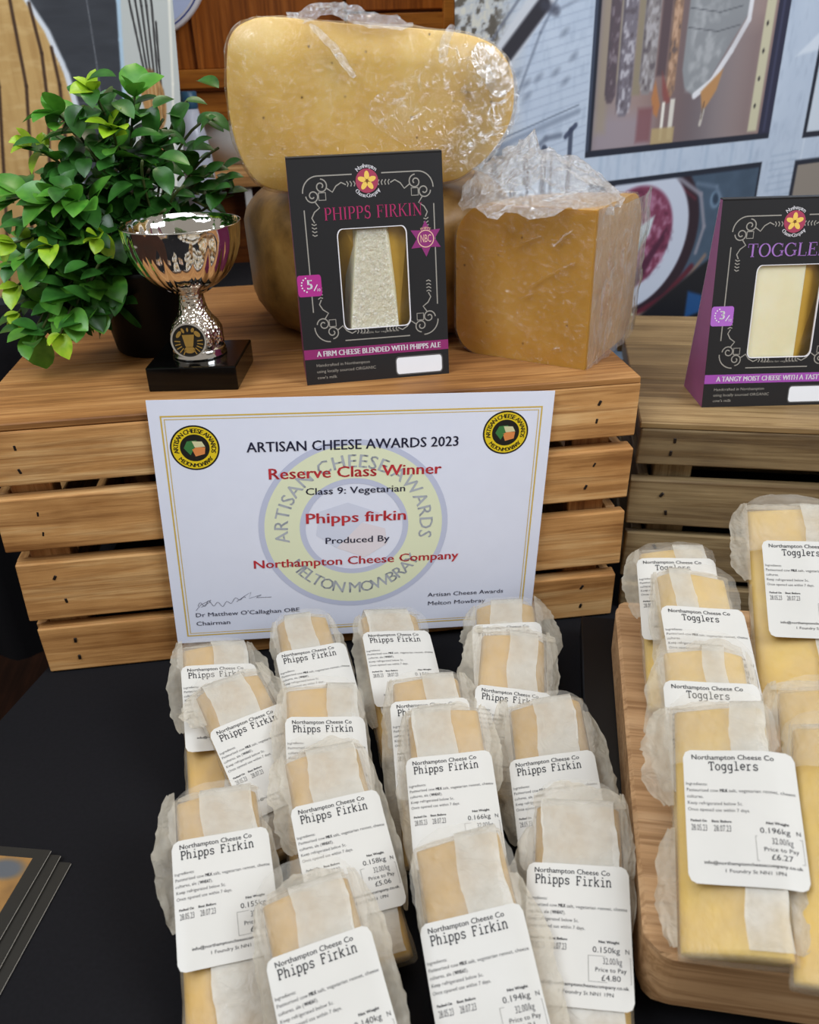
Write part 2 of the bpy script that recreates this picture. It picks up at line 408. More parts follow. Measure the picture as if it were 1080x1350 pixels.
def slab(ink, txt, x, y, cap, adv, wt=.075):
    sc = cap / .62; sx = adv / .6
    for i, ch in enumerate(txt):
        for st in SL.get(ch, []):
            ink.line([(x + (i*.6 + p[0])*sx, y + p[1]*sc) for p in st], wt*sc)
    return ink
# serif capitals: (advance, [(stroke, width)])
TK, TN = .105, .035
def _sf(x, y): return ([(x-.1, y), (x+.1, y)], TN)
SC = {
 'P': (.58, [([(.14,0),(.14,.7)],TK), _sf(.14,0.015), ([(.04,.685),(.3,.685)]+arc(.31,.51,.17,.175,90,-90)+[(.14,.335)], [TN]*2+[TN+ (TK-TN)*sin(pi*i/10) for i in range(11)]+[TN])]),
 'H': (.76, [([(.14,0),(.14,.7)],TK),([(.6,0),(.6,.7)],TK),_sf(.14,.015),_sf(.14,.685),_sf(.6,.015),_sf(.6,.685),([(.14,.36),(.6,.36)],TN)]),
 'I': (.34, [([(.16,0),(.16,.7)],TK),_sf(.16,.015),_sf(.16,.685)]),
 'S': (.54, [(arc(.27,.525,.15,.165,25,250,10)+arc(.25,.19,.18,.185,70,-155,10), [TN+(TK-TN)*max(0,sin(pi*i/21))**.7 for i in range(22)]),([(.42,.5),(.42,.7)],TN),([(.07,.0),(.07,.2)],TN)]),
 'F': (.56, [([(.14,0),(.14,.7)],TK),_sf(.14,.015),([(.04,.685),(.5,.685),(.5,.52)],TN),([(.14,.36),(.38,.36)],TN),([(.38,.45),(.38,.27)],TN)]),
 'R': (.66, [([(.14,0),(.14,.7)],TK),_sf(.14,.015),([(.04,.685),(.3,.685)]+arc(.3,.53,.16,.155,90,-90)+[(.14,.375)], [TN]*2+[TN+(TK-TN)*sin(pi*i/10) for i in range(11)]+[TN]),([(.3,.375),(.55,.0),(.66,.0)],[TK*.8,TK*.8,TN])]),
 'K': (.7, [([(.14,0),(.14,.7)],TK),_sf(.14,.015),_sf(.14,.685),([(.14,.3),(.55,.68)],TN),([(.45,.685),(.66,.685)],TN),([(.28,.43),(.58,.0)],TK*.85),([(.48,.015),(.7,.015)],TN)]),
 'N': (.78, [([(.14,0),(.14,.7)],TN),([(.1,.7),(.6,.0)],TK),([(.6,0),(.6,.7)],TN),_sf(.14,.015),([(.03,.685),(.16,.685)],TN),_sf(.6,.685)]),
 'T': (.64, [([(.3,0),(.3,.7)],TK),_sf(.3,.015),([(.03,.5),(.03,.685),(.57,.685),(.57,.5)],TN)]),
 'O': (.74, [(arc(.35,.35,.29,.34,90,450,24), [TN+(TK-TN)*abs(sin(2*pi*i/24)) for i in range(25)])]),
 'G': (.74, [(arc(.36,.35,.3,.34,50,330,20), [TN+(TK-TN)*abs(sin(radians(-40+280*i/20))) for i in range(21)]),([(.6,.5),(.6,.68)],TN),([(.6,.05),(.6,.3)],TK),([(.48,.3),(.7,.3)],TN)]),
 'L': (.58, [([(.14,0),(.14,.7)],TK),_sf(.14,.685),([(.04,.015),(.52,.015),(.52,.2)],TN)]),
 'E': (.6, [([(.14,0),(.14,.7)],TK),([(.04,.685),(.5,.685),(.5,.52)],TN),([(.14,.36),(.38,.36)],TN),([(.38,.44),(.38,.28)],TN),([(.04,.015),(.54,.015),(.54,.19)],TN)]),
}
def serif(ink, txt, x0, x1, y, cap):
    tot = sum(SC[c][0] if c != ' ' else .35 for c in txt); sx = (x1-x0)/tot; sy = cap/.7; x = x0
    for c in txt:
        if c == ' ': x += .35*sx; continue
        adv, st = SC[c]
        for pts, w in st:
            ww = [q*sx for q in w] if isinstance(w, list) else w*sx
            ink.line([(x + p[0]*sx, y + p[1]*sy) for p in pts], ww)
        x += adv*sx
    return ink
def text(ink, txt, x, y, cap, width=None, align='L', bold=0.0, rot=0):
    gs = [glyph(c, bold) for c in txt]; s = cap / CAPH; tot = sum(a for _, a in gs) * s
    sx = s * (width / tot if width else 1); tot = width or tot
    cx = -{'L': 0, 'C': .5, 'R': 1}[align] * tot
    for g, a in gs:
        if g.V:
            px, py = cx, 0
            ink.place(g, x + px*cos(rot) - py*sin(rot), y + px*sin(rot) + py*cos(rot), rot, sx, s)
        cx += a * sx
    return ink
def arctext(ink, txt, cx, cy, r, cap, mid_deg, span_deg, bold=0.0, inside=False):
    """letters round a circle; top text reads clockwise, inside=True for text at the bottom reading left to right"""
    gs = [glyph(c, bold) for c in txt]; s = cap / CAPH
    tot = sum(a for _, a in gs); acc = 0
    for g, a in gs:
        f = (acc + a/2) / tot; acc += a
        ang = radians(mid_deg + span_deg*(.5-f)) if not inside else radians(mid_deg - span_deg*(.5-f))
        if not g.V: continue
        rot = ang - pi/2 if not inside else ang + pi/2
        bx = -a/2*s
        px = cx + r*cos(ang) + bx*cos(rot); py = cy + r*sin(ang) + bx*sin(rot)
        ink.place(g, px, py, rot, s)
    return ink
def rrect(x0, y0, x1, y1, r, n=5):
    P = []
    for cx, cy, a in ((x1-r, y1-r, 0), (x0+r, y1-r, 90), (x0+r, y0+r, 180), (x1-r, y0+r, 270)):
        P += [(cx + r*cos(radians(a + 90*i/n)), cy + r*sin(radians(a + 90*i/n))) for i in range(n+1)]
    return P

# ================================================================== SETTING
M['floor'] = wood('floor_wood', '#2e1a12', '#43261a', '#553222', axis=1, rough=.6)
M['wall'] = plain('wall_paint', '#6f6a62', .9)
bbox('floor', -3, 3, -2.5, 2.2, -.80, -.75, 'floor', kind='structure', bev=0)
bbox('wall_back', -3, 3, 2.2, 2.3, -.75, 2.4, 'wall', kind='structure', bev=0)

# the display table: top and legs, black cloth laid over it
TP = [(-.241, .01), (-.30, -.155), (-.44, -.545), (-.52, -.78), (.75, -.78), (.95, .66), (.20, .385), (-.20, .385)]
def slabpoly(name, pts, z0, z1, mat, parent=None):
    n = len(pts); V = [(x, y, z1) for x, y in pts] + [(x, y, z0) for x, y in pts]
    F = [tuple(range(n)), tuple(range(n, 2*n))[::-1]] + [(i, i+n, (i+1) % n+n, (i+1) % n) for i in range(n)]
    return mesh(name, V, F, mat, parent)
t = thing('display_table', 'table hidden under the black cloth that carries crates and cheese', 'table', (.2, -.1, -.75))
tt = slabpoly('tabletop', [(x*.985-.2, y*.985+.1) for x, y in TP], .715, .742, 'black', t)
for lx, ly in ((-.4, -.55), (.45, -.55), (.55, .45), (-.3, .42)):
    bbox('leg', lx-.02, lx+.02, ly-.02, ly+.02, .0, .715, 'black', t, bev=.003)
def cloth():
    V, F = [], []
    per = []
    for i in range(len(TP)):
        a, b = Vector(TP[i]), Vector(TP[(i+1) % len(TP)])
        n = max(2, int((b-a).length/.03))
        for k in range(n): per.append(a.lerp(b, k/n))
    cc = Vector((.2, -.1)); n = len(per)
    V.append((cc.x, cc.y, 0.0))
    for r in (.35, .7, .93, 1.0):
        for p in per: q = cc + (p-cc)*r; V.append((q.x, q.y, 0))
    for j, dz in enumerate((.006, .08, .2, .33)):
        for i, p in enumerate(per):
            d = (p-cc).normalized(); q = p + d*(.003 + dz*.06*(1+sin(i*.9)) + .002*j); V.append((q.x, q.y, -dz))
    for i in range(n): F.append((0, 1+(i+1) % n, 1+i))
    for j in range(7):
        for i in range(n): F.append((1+j*n+i, 1+j*n+(i+1) % n, 1+(j+1)*n+(i+1) % n, 1+(j+1)*n+i))
    o = mesh('tablecloth', V, F, 'cloth'); 
    return o
tag(cloth(), 'plain black cloth spread over the display table', 'tablecloth')
# a second cloth-covered table behind, only its dark drape shows left of the crate
def drape():
    V, F = [], []
    nx = 90
    zs = (.19, .188, .14, 0, -.16, -.30)
    for j, z in enumerate(zs):
        for i in range(nx+1):
            x = -1.1 + 2.6*i/nx
            V.append((x, .435 + (0 if j == 0 else -.004 - .010*sin(i*1.1)*min(1, j/3)) + .12*0, z))
    o = len(V)
    for i in range(nx+1): V.append((-1.1+2.6*i/nx, 1.0, .19))
    for j in range(len(zs)-1):
        for i in range(nx): F.append((j*(nx+1)+i, (j+1)*(nx+1)+i, (j+1)*(nx+1)+i+1, j*(nx+1)+i+1))
    for i in range(nx): F.append((i, i+1, o+i+1, o+i))
    return mesh('table_drape', V, F, 'cloth', smooth=True)
# keep the drape left of the banner only
# (built with the back table below)

# ================================================================== BACKDROP
def painted_sheet(name, P0, dirv, us, zs, fn, mat, parent=None, thick=.0015):
    """flat printed sheet; fn(u,z) -> rgb (srgb 0..1) with numpy arrays"""
    U, Zz = np.meshgrid(us, zs); nx, nz = len(us), len(zs)
    nrm = (dirv[1], -dirv[0])
    V = [(P0[0]+dirv[0]*u, P0[1]+dirv[1]*u, z) for z in zs for u in us]
    F = [(j*nx+i, j*nx+i+1, (j+1)*nx+i+1, (j+1)*nx+i) for j in range(nz-1) for i in range(nx-1)]
    o = mesh(name, V, F, mat, parent)
    rgb = fn(U, Zz).reshape(-1, 3)
    l = np.where(rgb <= .04045, rgb/12.92, ((np.clip(rgb, 0, 1)+.055)/1.055)**2.4)
    a = o.data.color_attributes.new('paint', 'FLOAT_COLOR', 'POINT')
    a.data.foreach_set('color', np.concatenate([l, np.ones((len(l), 1))], 1).astype(np.float32).ravel())
    return o
def hx(h): return np.array([int(h[i:i+2], 16)/255 for i in (1, 3, 5)])
class Paint:
    def __init__(s, U, Z, base): s.U, s.Z = U, Z; s.c = np.zeros(U.shape+(3,))+hx(base); s.rs = np.random.RandomState(4)
    def blend(s, m, col, a=1.0):
        m = (m*a)[..., None]; col = hx(col) if isinstance(col, str) else col
        s.c = s.c*(1-m) + col*m
    def soft(s, d, w=.0012): return np.clip(.5 - d/w, 0, 1)      # d<0 inside
    def poly(s, pts, col, a=1.0, w=.0012):
        ins = np.zeros(s.U.shape, bool); dm = np.full(s.U.shape, 9.)
        n = len(pts)
        for i in range(n):
            x0, y0 = pts[i]; x1, y1 = pts[(i+1) % n]
            cr = ((y0 > s.Z) != (y1 > s.Z)) & (s.U < (x1-x0)*(s.Z-y0)/((y1-y0) or 1e-9)+x0); ins ^= cr
            dx, dy = x1-x0, y1-y0; t_ = np.clip(((s.U-x0)*dx+(s.Z-y0)*dy)/(dx*dx+dy*dy+1e-12), 0, 1)
            dm = np.minimum(dm, np.hypot(s.U-x0-t_*dx, s.Z-y0-t_*dy))
        s.blend(s.soft(np.where(ins, -dm, dm), w), col, a)
    def line(s, pts, width, col, a=1.0, w=.0012):
        for i in range(len(pts)-1):
            x0, y0 = pts[i]; x1, y1 = pts[i+1]; dx, dy = x1-x0, y1-y0
            t_ = np.clip(((s.U-x0)*dx+(s.Z-y0)*dy)/(dx*dx+dy*dy+1e-12), 0, 1)
            s.blend(s.soft(np.hypot(s.U-x0-t_*dx, s.Z-y0-t_*dy)-width/2, w), col, a)
    def ell(s, cx, cy, rx, ry, col, rot=0, a=1.0, w=.0012, r0=0):
        c_, q = cos(rot), sin(rot); x = (s.U-cx)*c_+(s.Z-cy)*q; y = -(s.U-cx)*q+(s.Z-cy)*c_
        d = (np.hypot(x/rx, y/ry)-1)*min(rx, ry)
        if r0: d = np.maximum(d, -(np.hypot(x/rx, y/ry)-r0)*min(rx, ry))
        s.blend(s.soft(d, w), col, a)
    def nz(s, fu, fz, seed=0, oct=3):
        r = np.random.RandomState(seed); out = np.zeros(s.U.shape)
        for o in range(oct):
            n = 128; g = r.rand(n, n); x = (s.U*fu*2**o) % n; y = (s.Z*fz*2**o) % n
            i = x.astype(int); j = y.astype(int); fx = x-i; fy = y-j; fx = fx*fx*(3-2*fx); fy = fy*fy*(3-2*fy)
            i1 = (i+1) % n; j1 = (j+1) % n
            out += (g[i, j]*(1-fx)*(1-fy)+g[i1, j]*fx*(1-fy)+g[i, j1]*(1-fx)*fy+g[i1, j1]*fx*fy)/2**o
        return out/(2-2**(1-oct))
    def rectmask(s, x0, y0, x1, y1, w=.001):
        return s.soft(np.maximum(np.maximum(x0-s.U, s.U-x1), np.maximum(y0-s.Z, s.Z-y1)), w)

def banner_paint(U, Zz):
    p = Paint(U, Zz, '#c2cede')
    n = p.nz(30, 30, 1); p.blend(n, '#a3b2c8', .40)
    n = p.nz(160, 60, 2); p.blend(np.clip(n-.5, 0, 1)*2, '#8897ad', .35)
    # weatherboards of an old building, roof beam and foliage engraving
    p.blend(p.rectmask(-.1, .30, .075, .6, .05), '#b4b1a8', .65)
    for k in range(26):
        z = .30+k*.0095; p.line([(.0, z-.02), (.19, z+.018)], .0011, '#8d9bb2', .55, .002)
    fo = p.nz(170, 170, 5); m = p.rectmask(-.02, .42, .062, .60, .02)
    p.blend(m*np.clip((fo-.5)*7, 0, 1), '#4d463c', .9); p.blend(m*np.clip((.42-fo)*6, 0, 1), '#cfcab8', .7)
    p.line([(.055, .425), (.155, .53)], .030, '#c7cbd2', 1, .006)
    p.line([(.066, .432), (.118, .482)], .017, '#23222b', .95, .004)
    p.line([(.118, .482), (.136, .476)], .010, '#3c3e4c', .8, .006)
    p.line([(.040, .44), (.10, .505), (.16, .56)], .003, '#5e6474', .8, .003)
    p.line([(.083, .388), (.115, .455), (.165, .53)], .0022, '#626b7d', .8, .004)
    p.line([(.135, .475), (.2, .5)], .002, '#7a8395', .7, .004)
    for k, (u, z) in enumerate(((.098, .405), (.115, .41), (.085, .415), (.15, .455), (.155, .405), (.14, .415), (.165, .43), (.10, .392))):
        p.ell(u, z, .006, .003, '#6c7688', .6, .6, .005)
    p.line([(.05, .338), (.178, .372)], .006, '#8b97aa', .9, .004); p.line([(.05, .345), (.178, .379)], .0016, '#5f6a7c', .8)
    for (u, z0, z1, w) in ((.105, .20, .348, .004), (.128, .2, .334, .009), (.140, .2, .330, .004), (.168, .2, .352, .007)):
        p.line([(u, z0), (u, z1)], w, '#3d465a', .9, .002)
    p.line([(.115, .335), (.13, .345), (.152, .347)], .006, '#6a7486', .8, .004)
    p.line([(.16, .345), (.175, .357)], .006, '#39425a', .9, .002)
    mm = p.rectmask(-.05, .2, .11, .335, .02); p.blend(mm*np.clip((p.nz(110, 110, 9)-.45)*4, 0, 1), '#3a3d47', .8)
    # pale facade between the pictures
    for k in range(14):
        p.line([(.545, .17+k*.0095), (.60, .172+k*.0095)], .0022, '#9fb0c4', .7, .002)
    for u in (.22, .25, .285, .33, .36, .41, .46, .5): p.line([(u, .28), (u, .33)], .004, '#9db0c6', .6, .006)
    p.poly([(.56, .42), (.62, .46), (.75, .46), (.75, .43), (.63, .43)], '#e2e9f2', .7, .004)
    p.poly([(.63, .465), (.75, .465), (.75, .53), (.63, .53)], '#94a9b8', .7, .006)
    p.line([(.612, .15), (.612, .55)], .003, '#e0e8f2', .6, .003)
    # framed picture of hanging cured sausages
    keep = p.c.copy()
    p.blend(p.rectmask(.193, .318, .532, .80), '#1f2433')
    p.blend(p.rectmask(.193, .318, .198, .80), '#3a4356')
    m = p.rectmask(.203, .326, .508, .80); p.blend(m, '#8a7d7d')
    x = (U-.203)/.305
    bgc = np.stack([.50+.18*np.sin(x*9)+.02, .44+.16*np.sin(x*9+.3), .44+.14*np.sin(x*9+.5)], -1)
    p.blend(m, bgc, .45)
    def sub(x0, x1, z0, z1, c, a=1, w=.002): p.blend(m*p.rectmask(x0, z0, x1, z1, w), c, a)
    sub(.203, .30, .32, .365, '#9a8f98', .8, .02)
    sub(.228, .248, .40, .8, '#b0a58e', 1, .006); sub(.205, .222, .345, .8, '#9c8f7b', .7, .01)
    def saus(x, w, zb, c, spk, seed):
        p.poly([(x-w*.5, .9), (x+w*.5, .9), (x+w*.5, zb+w*.5), (x+w*.2, zb), (x-w*.25, zb), (x-w*.5, zb+w*.6)], c, 1, .003)
        mk = m*p.rectmask(x-w*.45, zb+.004, x+w*.45, .9, .004)
        f = p.nz(190, 120, seed); p.blend(mk*np.clip((f-.52)*6, 0, 1), spk, .8); p.blend(mk*np.clip((.42-f)*6, 0, 1), '#574f56', .7)
        p.line([(x-w*.42, .9), (x-w*.42, zb+w*.6)], .002, '#4b444c', .6, .003)
    saus(.226, .017, .378, '#5c5058', '#8b8088', 21)
    saus(.249, .025, .362, '#78727c', '#c3c0c8', 22)
    sub(.262, .275, .385, .8, '#8f8570', .9, .004)
    saus(.285, .026, .385, '#8d8788', '#b6b2b6', 23)
    sub(.300, .316, .405, .8, '#57494f', .9, .004)
    p.poly([(.300, .40), (.312, .372), (.309, .358), (.302, .362), (.296, .38)], '#b37a50', 1, .003)
    saus(.326, .017, .380, '#9c7c66', '#c9a58b', 24)
    p.poly([(.31, .41), (.325, .385), (.33, .375), (.32, .372), (.314, .385)], '#8a4a48', .8, .004)
    sub(.316, .321, .33, .375, '#e8e3da', 1); sub(.330, .338, .33, .378, '#d8d2c8', 1)
    sub(.302, .342, .326, .345, '#b59f74', .9); sub(.275, .300, .33, .37, '#7c4a50', .7, .006)
    # big light salami with string net
    S = [(.345, .9), (.345, .41), (.352, .39), (.372, .378), (.392, .392), (.42, .43), (.452, .47), (.462, .9)]
    p.poly(S, '#8f9296', 1, .003)
    f = p.nz(70, 70, 31); p.blend(p.soft(np.abs(U-.385)-.03, .01)*p.rectmask(.35, .385, .43, .9, .006)*np.clip((f-.45)*4, 0, 1), '#b5b7ba', .7)
    for z in (.455, .476, .497): p.line([(.347, z+.002), (.40, z-.003), (.44, z+.004)], .0012, '#4e5158', .8)
    p.line([(.372, .380), (.40, .395), (.43, .43), (.455, .465), (.463, .9)], .008, '#e6e6ea', .95, .002)
    p.poly([(.383, .384), (.42, .41), (.412, .385), (.40, .37), (.39, .36)], '#b98a5c', 1, .003)
    p.line([(.392, .362), (.389, .345)], .005, '#c9c2b8', .9); p.line([(.392, .372), (.39, .352)], .002, '#5a4a42', .9)
    p.blend(m*np.clip((U-.41)/.1, 0, 1)*p.rectmask(.41, .32, .49, .46, .03), '#5e5258', .45)
    sub(.485, .503, .33, .8, '#c9c3a6', 1, .003)
    for z in (.362, .395, .428, .46, .49): p.ell(.492, z, .0022, .003, '#26242c')
    p.blend(p.rectmask(.508, .32, .532, .8), '#2c2e45'); p.line([(.519, .33), (.519, .8)], .004, '#4c4f6c', .7, .004)
    p.blend(p.rectmask(.193, .3185, .532, .3255), '#202636')
    k_ = p.rectmask(.193, .318, .532, .80)[..., None]; p.c = p.c*k_ + keep*(1-k_); keep = p.c.copy()
    # second framed picture: sliced rolled ham
    p.blend(p.rectmask(.203, .02, .527, .288), '#1d2434')
    m = p.rectmask(.208, .02, .523, .281); p.blend(m, '#3a4c5e')
    p.blend(m*p.nz(40, 40, 40), '#5c7088', .5)
    p.ell(.30, .205, .115, .105, '#2b1c28', .5, 1, .004)
    p.line([(.235, .262), (.30, .287), (.36, .282), (.41, .255), (.425, .21), (.415, .175)], .006, '#8e8c98', .9, .004)
    p.line([(.235, .262), (.30, .279), (.36, .274), (.40, .25)], .004, '#5b2434', .9, .004)
    p.ell(.295, .205, .100, .090, '#c5ccdb', .55, 1, .004)
    p.ell(.287, .208, .076, .066, '#7c3a55', .5, 1, .005)
    f = p.nz(110, 110, 44); mk = p.soft((np.hypot((U-.287)/.074, (Zz-.208)/.064)-1)*.06, .01)
    p.blend(mk*np.clip((f-.52)*5, 0, 1), '#b98aa4', .7); p.blend(mk*np.clip((.4-f)*5, 0, 1), '#4c1e36', .7)
    p.poly([(.23, .125), (.262, .195), (.30, .225), (.325, .236), (.318, .212), (.30, .19), (.275, .15), (.26, .12)], '#c7d2d6', 1, .004)
    p.line([(.262, .135), (.285, .17), (.312, .215)], .005, '#8aa49e', .8, .004)
    p.poly([(.255, .118), (.275, .122), (.31, .15), (.345, .20), (.352, .22), (.335, .20), (.30, .165), (.275, .14)], '#4a1f38', .9, .004)
    p.line([(.21, .112), (.30, .10), (.36, .118), (.41, .155)], .010, '#5a2030', 1, .005)
    p.line([(.25, .098), (.33, .10), (.40, .135), (.435, .168)], .006, '#8a7468', 1, .005)
    p.poly([(.30, .09), (.43, .155), (.52, .19), (.52, .02), (.28, .02)], '#10121a', .95, .006)
    p.poly([(.24, .13), (.265, .115), (.30, .09), (.36, .087), (.36, .07), (.24, .07)], '#5d8a34', 1, .006)
    p.poly([(.255, .128), (.270, .130), (.305, .103), (.308, .093), (.295, .090), (.275, .098)], '#d5e2c4', 1, .003)
    p.poly([(.41, .12), (.44, .11), (.45, .085), (.41, .08)], '#1f5590', .9, .005)
    p.ell(.440, .245, .010, .012, '#6d859c', .3, 1, .004); p.ell(.441, .246, .006, .008, '#2a3c50', .3, 1, .004)
    p.line([(.40, .27), (.44, .262), (.46, .235)], .004, '#7c8ea4', .6, .006)
    p.blend(p.rectmask(.203, .281, .527, .288), '#1c2434'); p.blend(p.rectmask(.523, .02, .527, .288), '#1c2434')
    k_ = p.rectmask(.203, .02, .527, .288)[..., None]; p.c = p.c*k_ + keep*(1-k_)
    # edges of two more pictures
    p.blend(p.rectmask(.606, .314, 1.2, .8), '#1d2434'); p.blend(p.rectmask(.614, .322, 1.2, .8), '#cfd8e2')
    p.blend(p.rectmask(.600, -.2, 1.2, .284), '#1d2434'); p.blend(p.rectmask(.608, -.2, 1.2, .277), '#8f857b')
    return p.c
us = np.concatenate([np.arange(0, .70, .0016), np.arange(.70, 1.05, .02)])
zs = np.concatenate([np.arange(-.7, .05, .05), np.arange(.06, .50, .0016), np.arange(.51, 1.15, .03)])
D2 = Vector((.92220, .38672, 0))
b = thing('display_banner', 'tall bluish banner printed with old building and framed meat pictures, behind the right crate', 'banner', (.1815, .434, -.75), (0, 0, math.atan2(.38672, .9222)))
painted_sheet('printed_sheet', (0, 0), (1, 0), us, zs+.75, lambda U, Z: banner_paint(U, Z-.75), 'print', b)
bbox('top_rail', 0, 1.04, -.008, .008, 1.86, 1.89, 'off', b)
bbox('base_housing', 0, 1.04, -.05, .05, 0, .06, 'off', b)

def board_paint(U, Zz):
    # U is world x here, shifted by +1
    X = U-1
    p = Paint(X, Zz, '#2f3238')
    n = p.nz(40, 120, 3); p.blend(n, '#474b52', .6)
    p.line([(-.198, .50), (-.20, .44), (-.203, .40)], .0012, '#8a8d92', .6); p.line([(-.24, .405), (-.21, .40)], .0012, '#6c6f75', .5)
    p.line([(-.262, .51), (-.250, .475), (-.235, .44)], .004, '#b8c8d8', .9, .004)
    for k in range(12): p.line([(-.25, .41+k*.009), (-.19, .412+k*.009)], .0008, '#3c3f46', .5)
    # wooden board with dark grooves and a white rim on its right side
    W = [(-.60, .60), (-.262, .60), (-.262, .50), (-.247, .47), (-.236, .43), (-.232, .39), (-.236, .36), (-.25, .30), (-.27, .20), (-.60, .20)]
    p.poly([(x+.006, z) for x, z in W], '#d5dbe2', 1, .003)
    ins0 = p.c.copy(); p.poly(W, '#c19d63', 1, .002)
    mk = (np.abs(p.c-ins0).sum(-1) > .02)*1.0
    mk2 = p.soft(X+.236, .004)
    g = p.nz(160, 22, 12); p.blend(mk*mk2*np.clip((g-.35)*2.0, 0, 1), '#9a7340', .6)
    g = p.nz(60, 200, 13); p.blend(mk*mk2*np.clip((g-.5)*2.5, 0, 1), '#ddc08a', .5)
    p.blend(mk*mk2*np.clip((.42-Zz)*3, 0, 1), '#8a6c48', .45)
    for pts in ([(-.274, .50), (-.277, .42), (-.293, .33), (-.325, .20)], [(-.256, .495), (-.254, .45), (-.259, .40), (-.276, .32), (-.30, .20)], [(-.243, .455), (-.2425, .42), (-.248, .37), (-.262, .30)], [(-.30, .50), (-.305, .42), (-.325, .32), (-.35, .20)], [(-.335, .5), (-.34, .4), (-.37, .28)]):
        p.line(pts, .0032, '#3a261a', .95, .0018)
    # pale panel with fork and wooden spoon
    Q = [(-.168, .62), (-.168, .495), (-.172, .46), (-.178, .41), (-.19, .30), (-.20, .20), (0, .2), (0, .62)]
    p.poly(Q, '#b9bdb9', 1, .002)
    p.line([(-.1665, .60), (-.1665, .495), (-.171, .46), (-.177, .41), (-.19, .30)], .004, '#a9c4d8', .9, .002)
    for k, (x0, x1) in enumerate(((-.158, -.150), (-.1515, -.1465), (-.1455, -.143), (-.140, -.1385), (-.134, -.1345))):
        p.line([(x0+.002, .53), (x0+.003, .49), (x1, .425)], .0024, '#2c2b2c', 1, .001)
    p.line([(-.1285, .475), (-.1305, .44), (-.132, .40)], .0024, '#2c2b2c', 1, .001)
    p.ell(-.143, .402, .0155, .030, '#a97f4d', .12, 1, .002)
    f = p.nz(260, 90, 17); mk = p.soft((np.hypot((X+.143)/.0155, (Zz-.402)/.03)-1)*.015, .002)
    p.blend(mk*np.clip((f-.45)*4, 0, 1), '#6a4a2a', .8)
    for k in range(4): p.line([(-.149+k*.005, .42), (-.150+k*.005, .37)], .0008, '#dcc08c', .8)
    p.poly([(-.150, .378), (-.134, .378), (-.136, .30), (-.15, .30)], '#8c6844', 1, .002)
    p.line([(-.112, .6), (-.111, .495), (-.116, .417), (-.12, .37), (-.13, .2)], .003, '#e9e6d8', .8, .002)
    return p.c
us = np.concatenate([np.arange(.30, .62, .03), np.arange(.62, .893, .0011)]); zs = np.concatenate([np.arange(.19, .52, .0013), np.arange(.53, .82, .03)])
b = thing('display_board', 'upright display board printed with grooved wood, slate, fork and wooden spoon, behind the plant', 'display board', (-.4, .471, .19))
def bd(U, Z): return board_paint(U, Z)
o = painted_sheet('printed_sheet', (-1+.4, 0), (1, 0), us, zs-.19, lambda U, Z: bd(U, Z+.19), 'print', b)
# wavy right-hand edge of the board
me = o.data
for v in me.vertices:
    wx = v.co.x - .4; wz = v.co.z + .19
    edge = -.111 if wz > .495 else (-.1165 + (wz-.417)/.078*.0055 if wz > .417 else -.1165 - (.417-wz)*.10)
    lim = -.107
    if wx > -.16: v.co.x = .4 + (-.16 + (wx+.16)*(edge+.16)/(lim+.16))
bbox('backing', -.30, .27, .003, .010, .002, .62, 'off', b)
bbox('foot', -.30, -.26, -.03, .05, 0, .006, 'off', b); bbox('foot', .2, .24, -.03, .05, 0, .006, 'off', b)

bt = thing('back_table', 'low dark table behind the display, covered by black drape', 'table', (0, .8, -.75))
dr = drape(); dr.parent = bt; dr.location = (0, -.8, .75)
for v in dr.data.vertices:
    v.co.x = -1.1 + (v.co.x+1.1)*(1.24/2.6); v.co.y = v.co.y if v.co.y < .9 else .63
bbox('tabletop', -1.08, .12, -.35, -.17, .91, .935, 'black', bt)
for lx in (-1.0, .08):
    for ly in (-.32, -.20): bbox('leg', lx-.02, lx+.02, ly-.02, ly+.02, 0, .91, 'black', bt)

# round blue and white sign on the cabinet
s = thing('round_sign', 'round white sign with blue centre hanging at top left behind the display board', 'sign', (-.1715, .645, .5534))
S = .82
lathe('disc', [(.108*S, -.004), (.112*S, 0), (.108*S, .004)], 'printwhite', s, 64).rotation_euler = (pi/2, 0, 0)
M['signblue'] = plain('print_sign_blue', '#2a3f86', .5, noise_amt=0); M['signpale'] = plain('print_sign_pale', '#b9c6e6', .5, noise_amt=0)
Ink().ring(0, 0, .075*S, .100*S, n=64).build('printed_ring', 'signpale', lambda u, v: (u, -.0055, v), s)
i = Ink(); i.disc(0, 0, .070*S, n=48); i.ring(0, 0, .103*S, .105*S, n=64); i.build('printed_centre', 'signblue', lambda u, v: (u, -.0055, v), s)

# wooden cabinet behind
c = thing('wooden_cabinet', 'orange brown wooden cabinet standing behind the wrapped cheeses', 'cabinet', (.05, .66, -.75))
bbox('carcass', -.42, .50, .03, .45, 0, 1.03, 'cabinet_d', c)
bbox('back_panel', -.42, .50, .42, .45, 1.0, 1.9, 'cabinet_d', c)
bbox('rail', -.42, .032, .0, .03, 1.156, 1.178, 'cabinet_h', c)
bbox('door_panel', -.42, -.158, .008, .03, 1.178, 1.9, 'cabinet', c)
bbox('door_panel', -.158, .03, .012, .03, 1.178, 1.9, 'cabinet', c)
bbox('stile', -.163, -.155, .002, .012, 1.178, 1.9, 'cabinet', c)
bbox('lower_panel', -.42, -.02, .012, .03, 1.117, 1.152, 'cabinet_h', c)
bbox('upper_panel', .034, .17, .012, .03, 1.238, 1.9, 'cabinet', c)
bbox('rail', .034, .17, .0, .03, 1.20, 1.234, 'cabinet_h', c)
bbox('dark_panel', .034, .17, .014, .03, 1.03, 1.196, 'cabinet_d', c)
bbox('stile', .158, .172, -.004, .012, 1.03, 1.9, 'cabinet_h', c)
bbox('shelf', -.42, .03, .0, .40, 1.047, 1.060, 'crate', c)
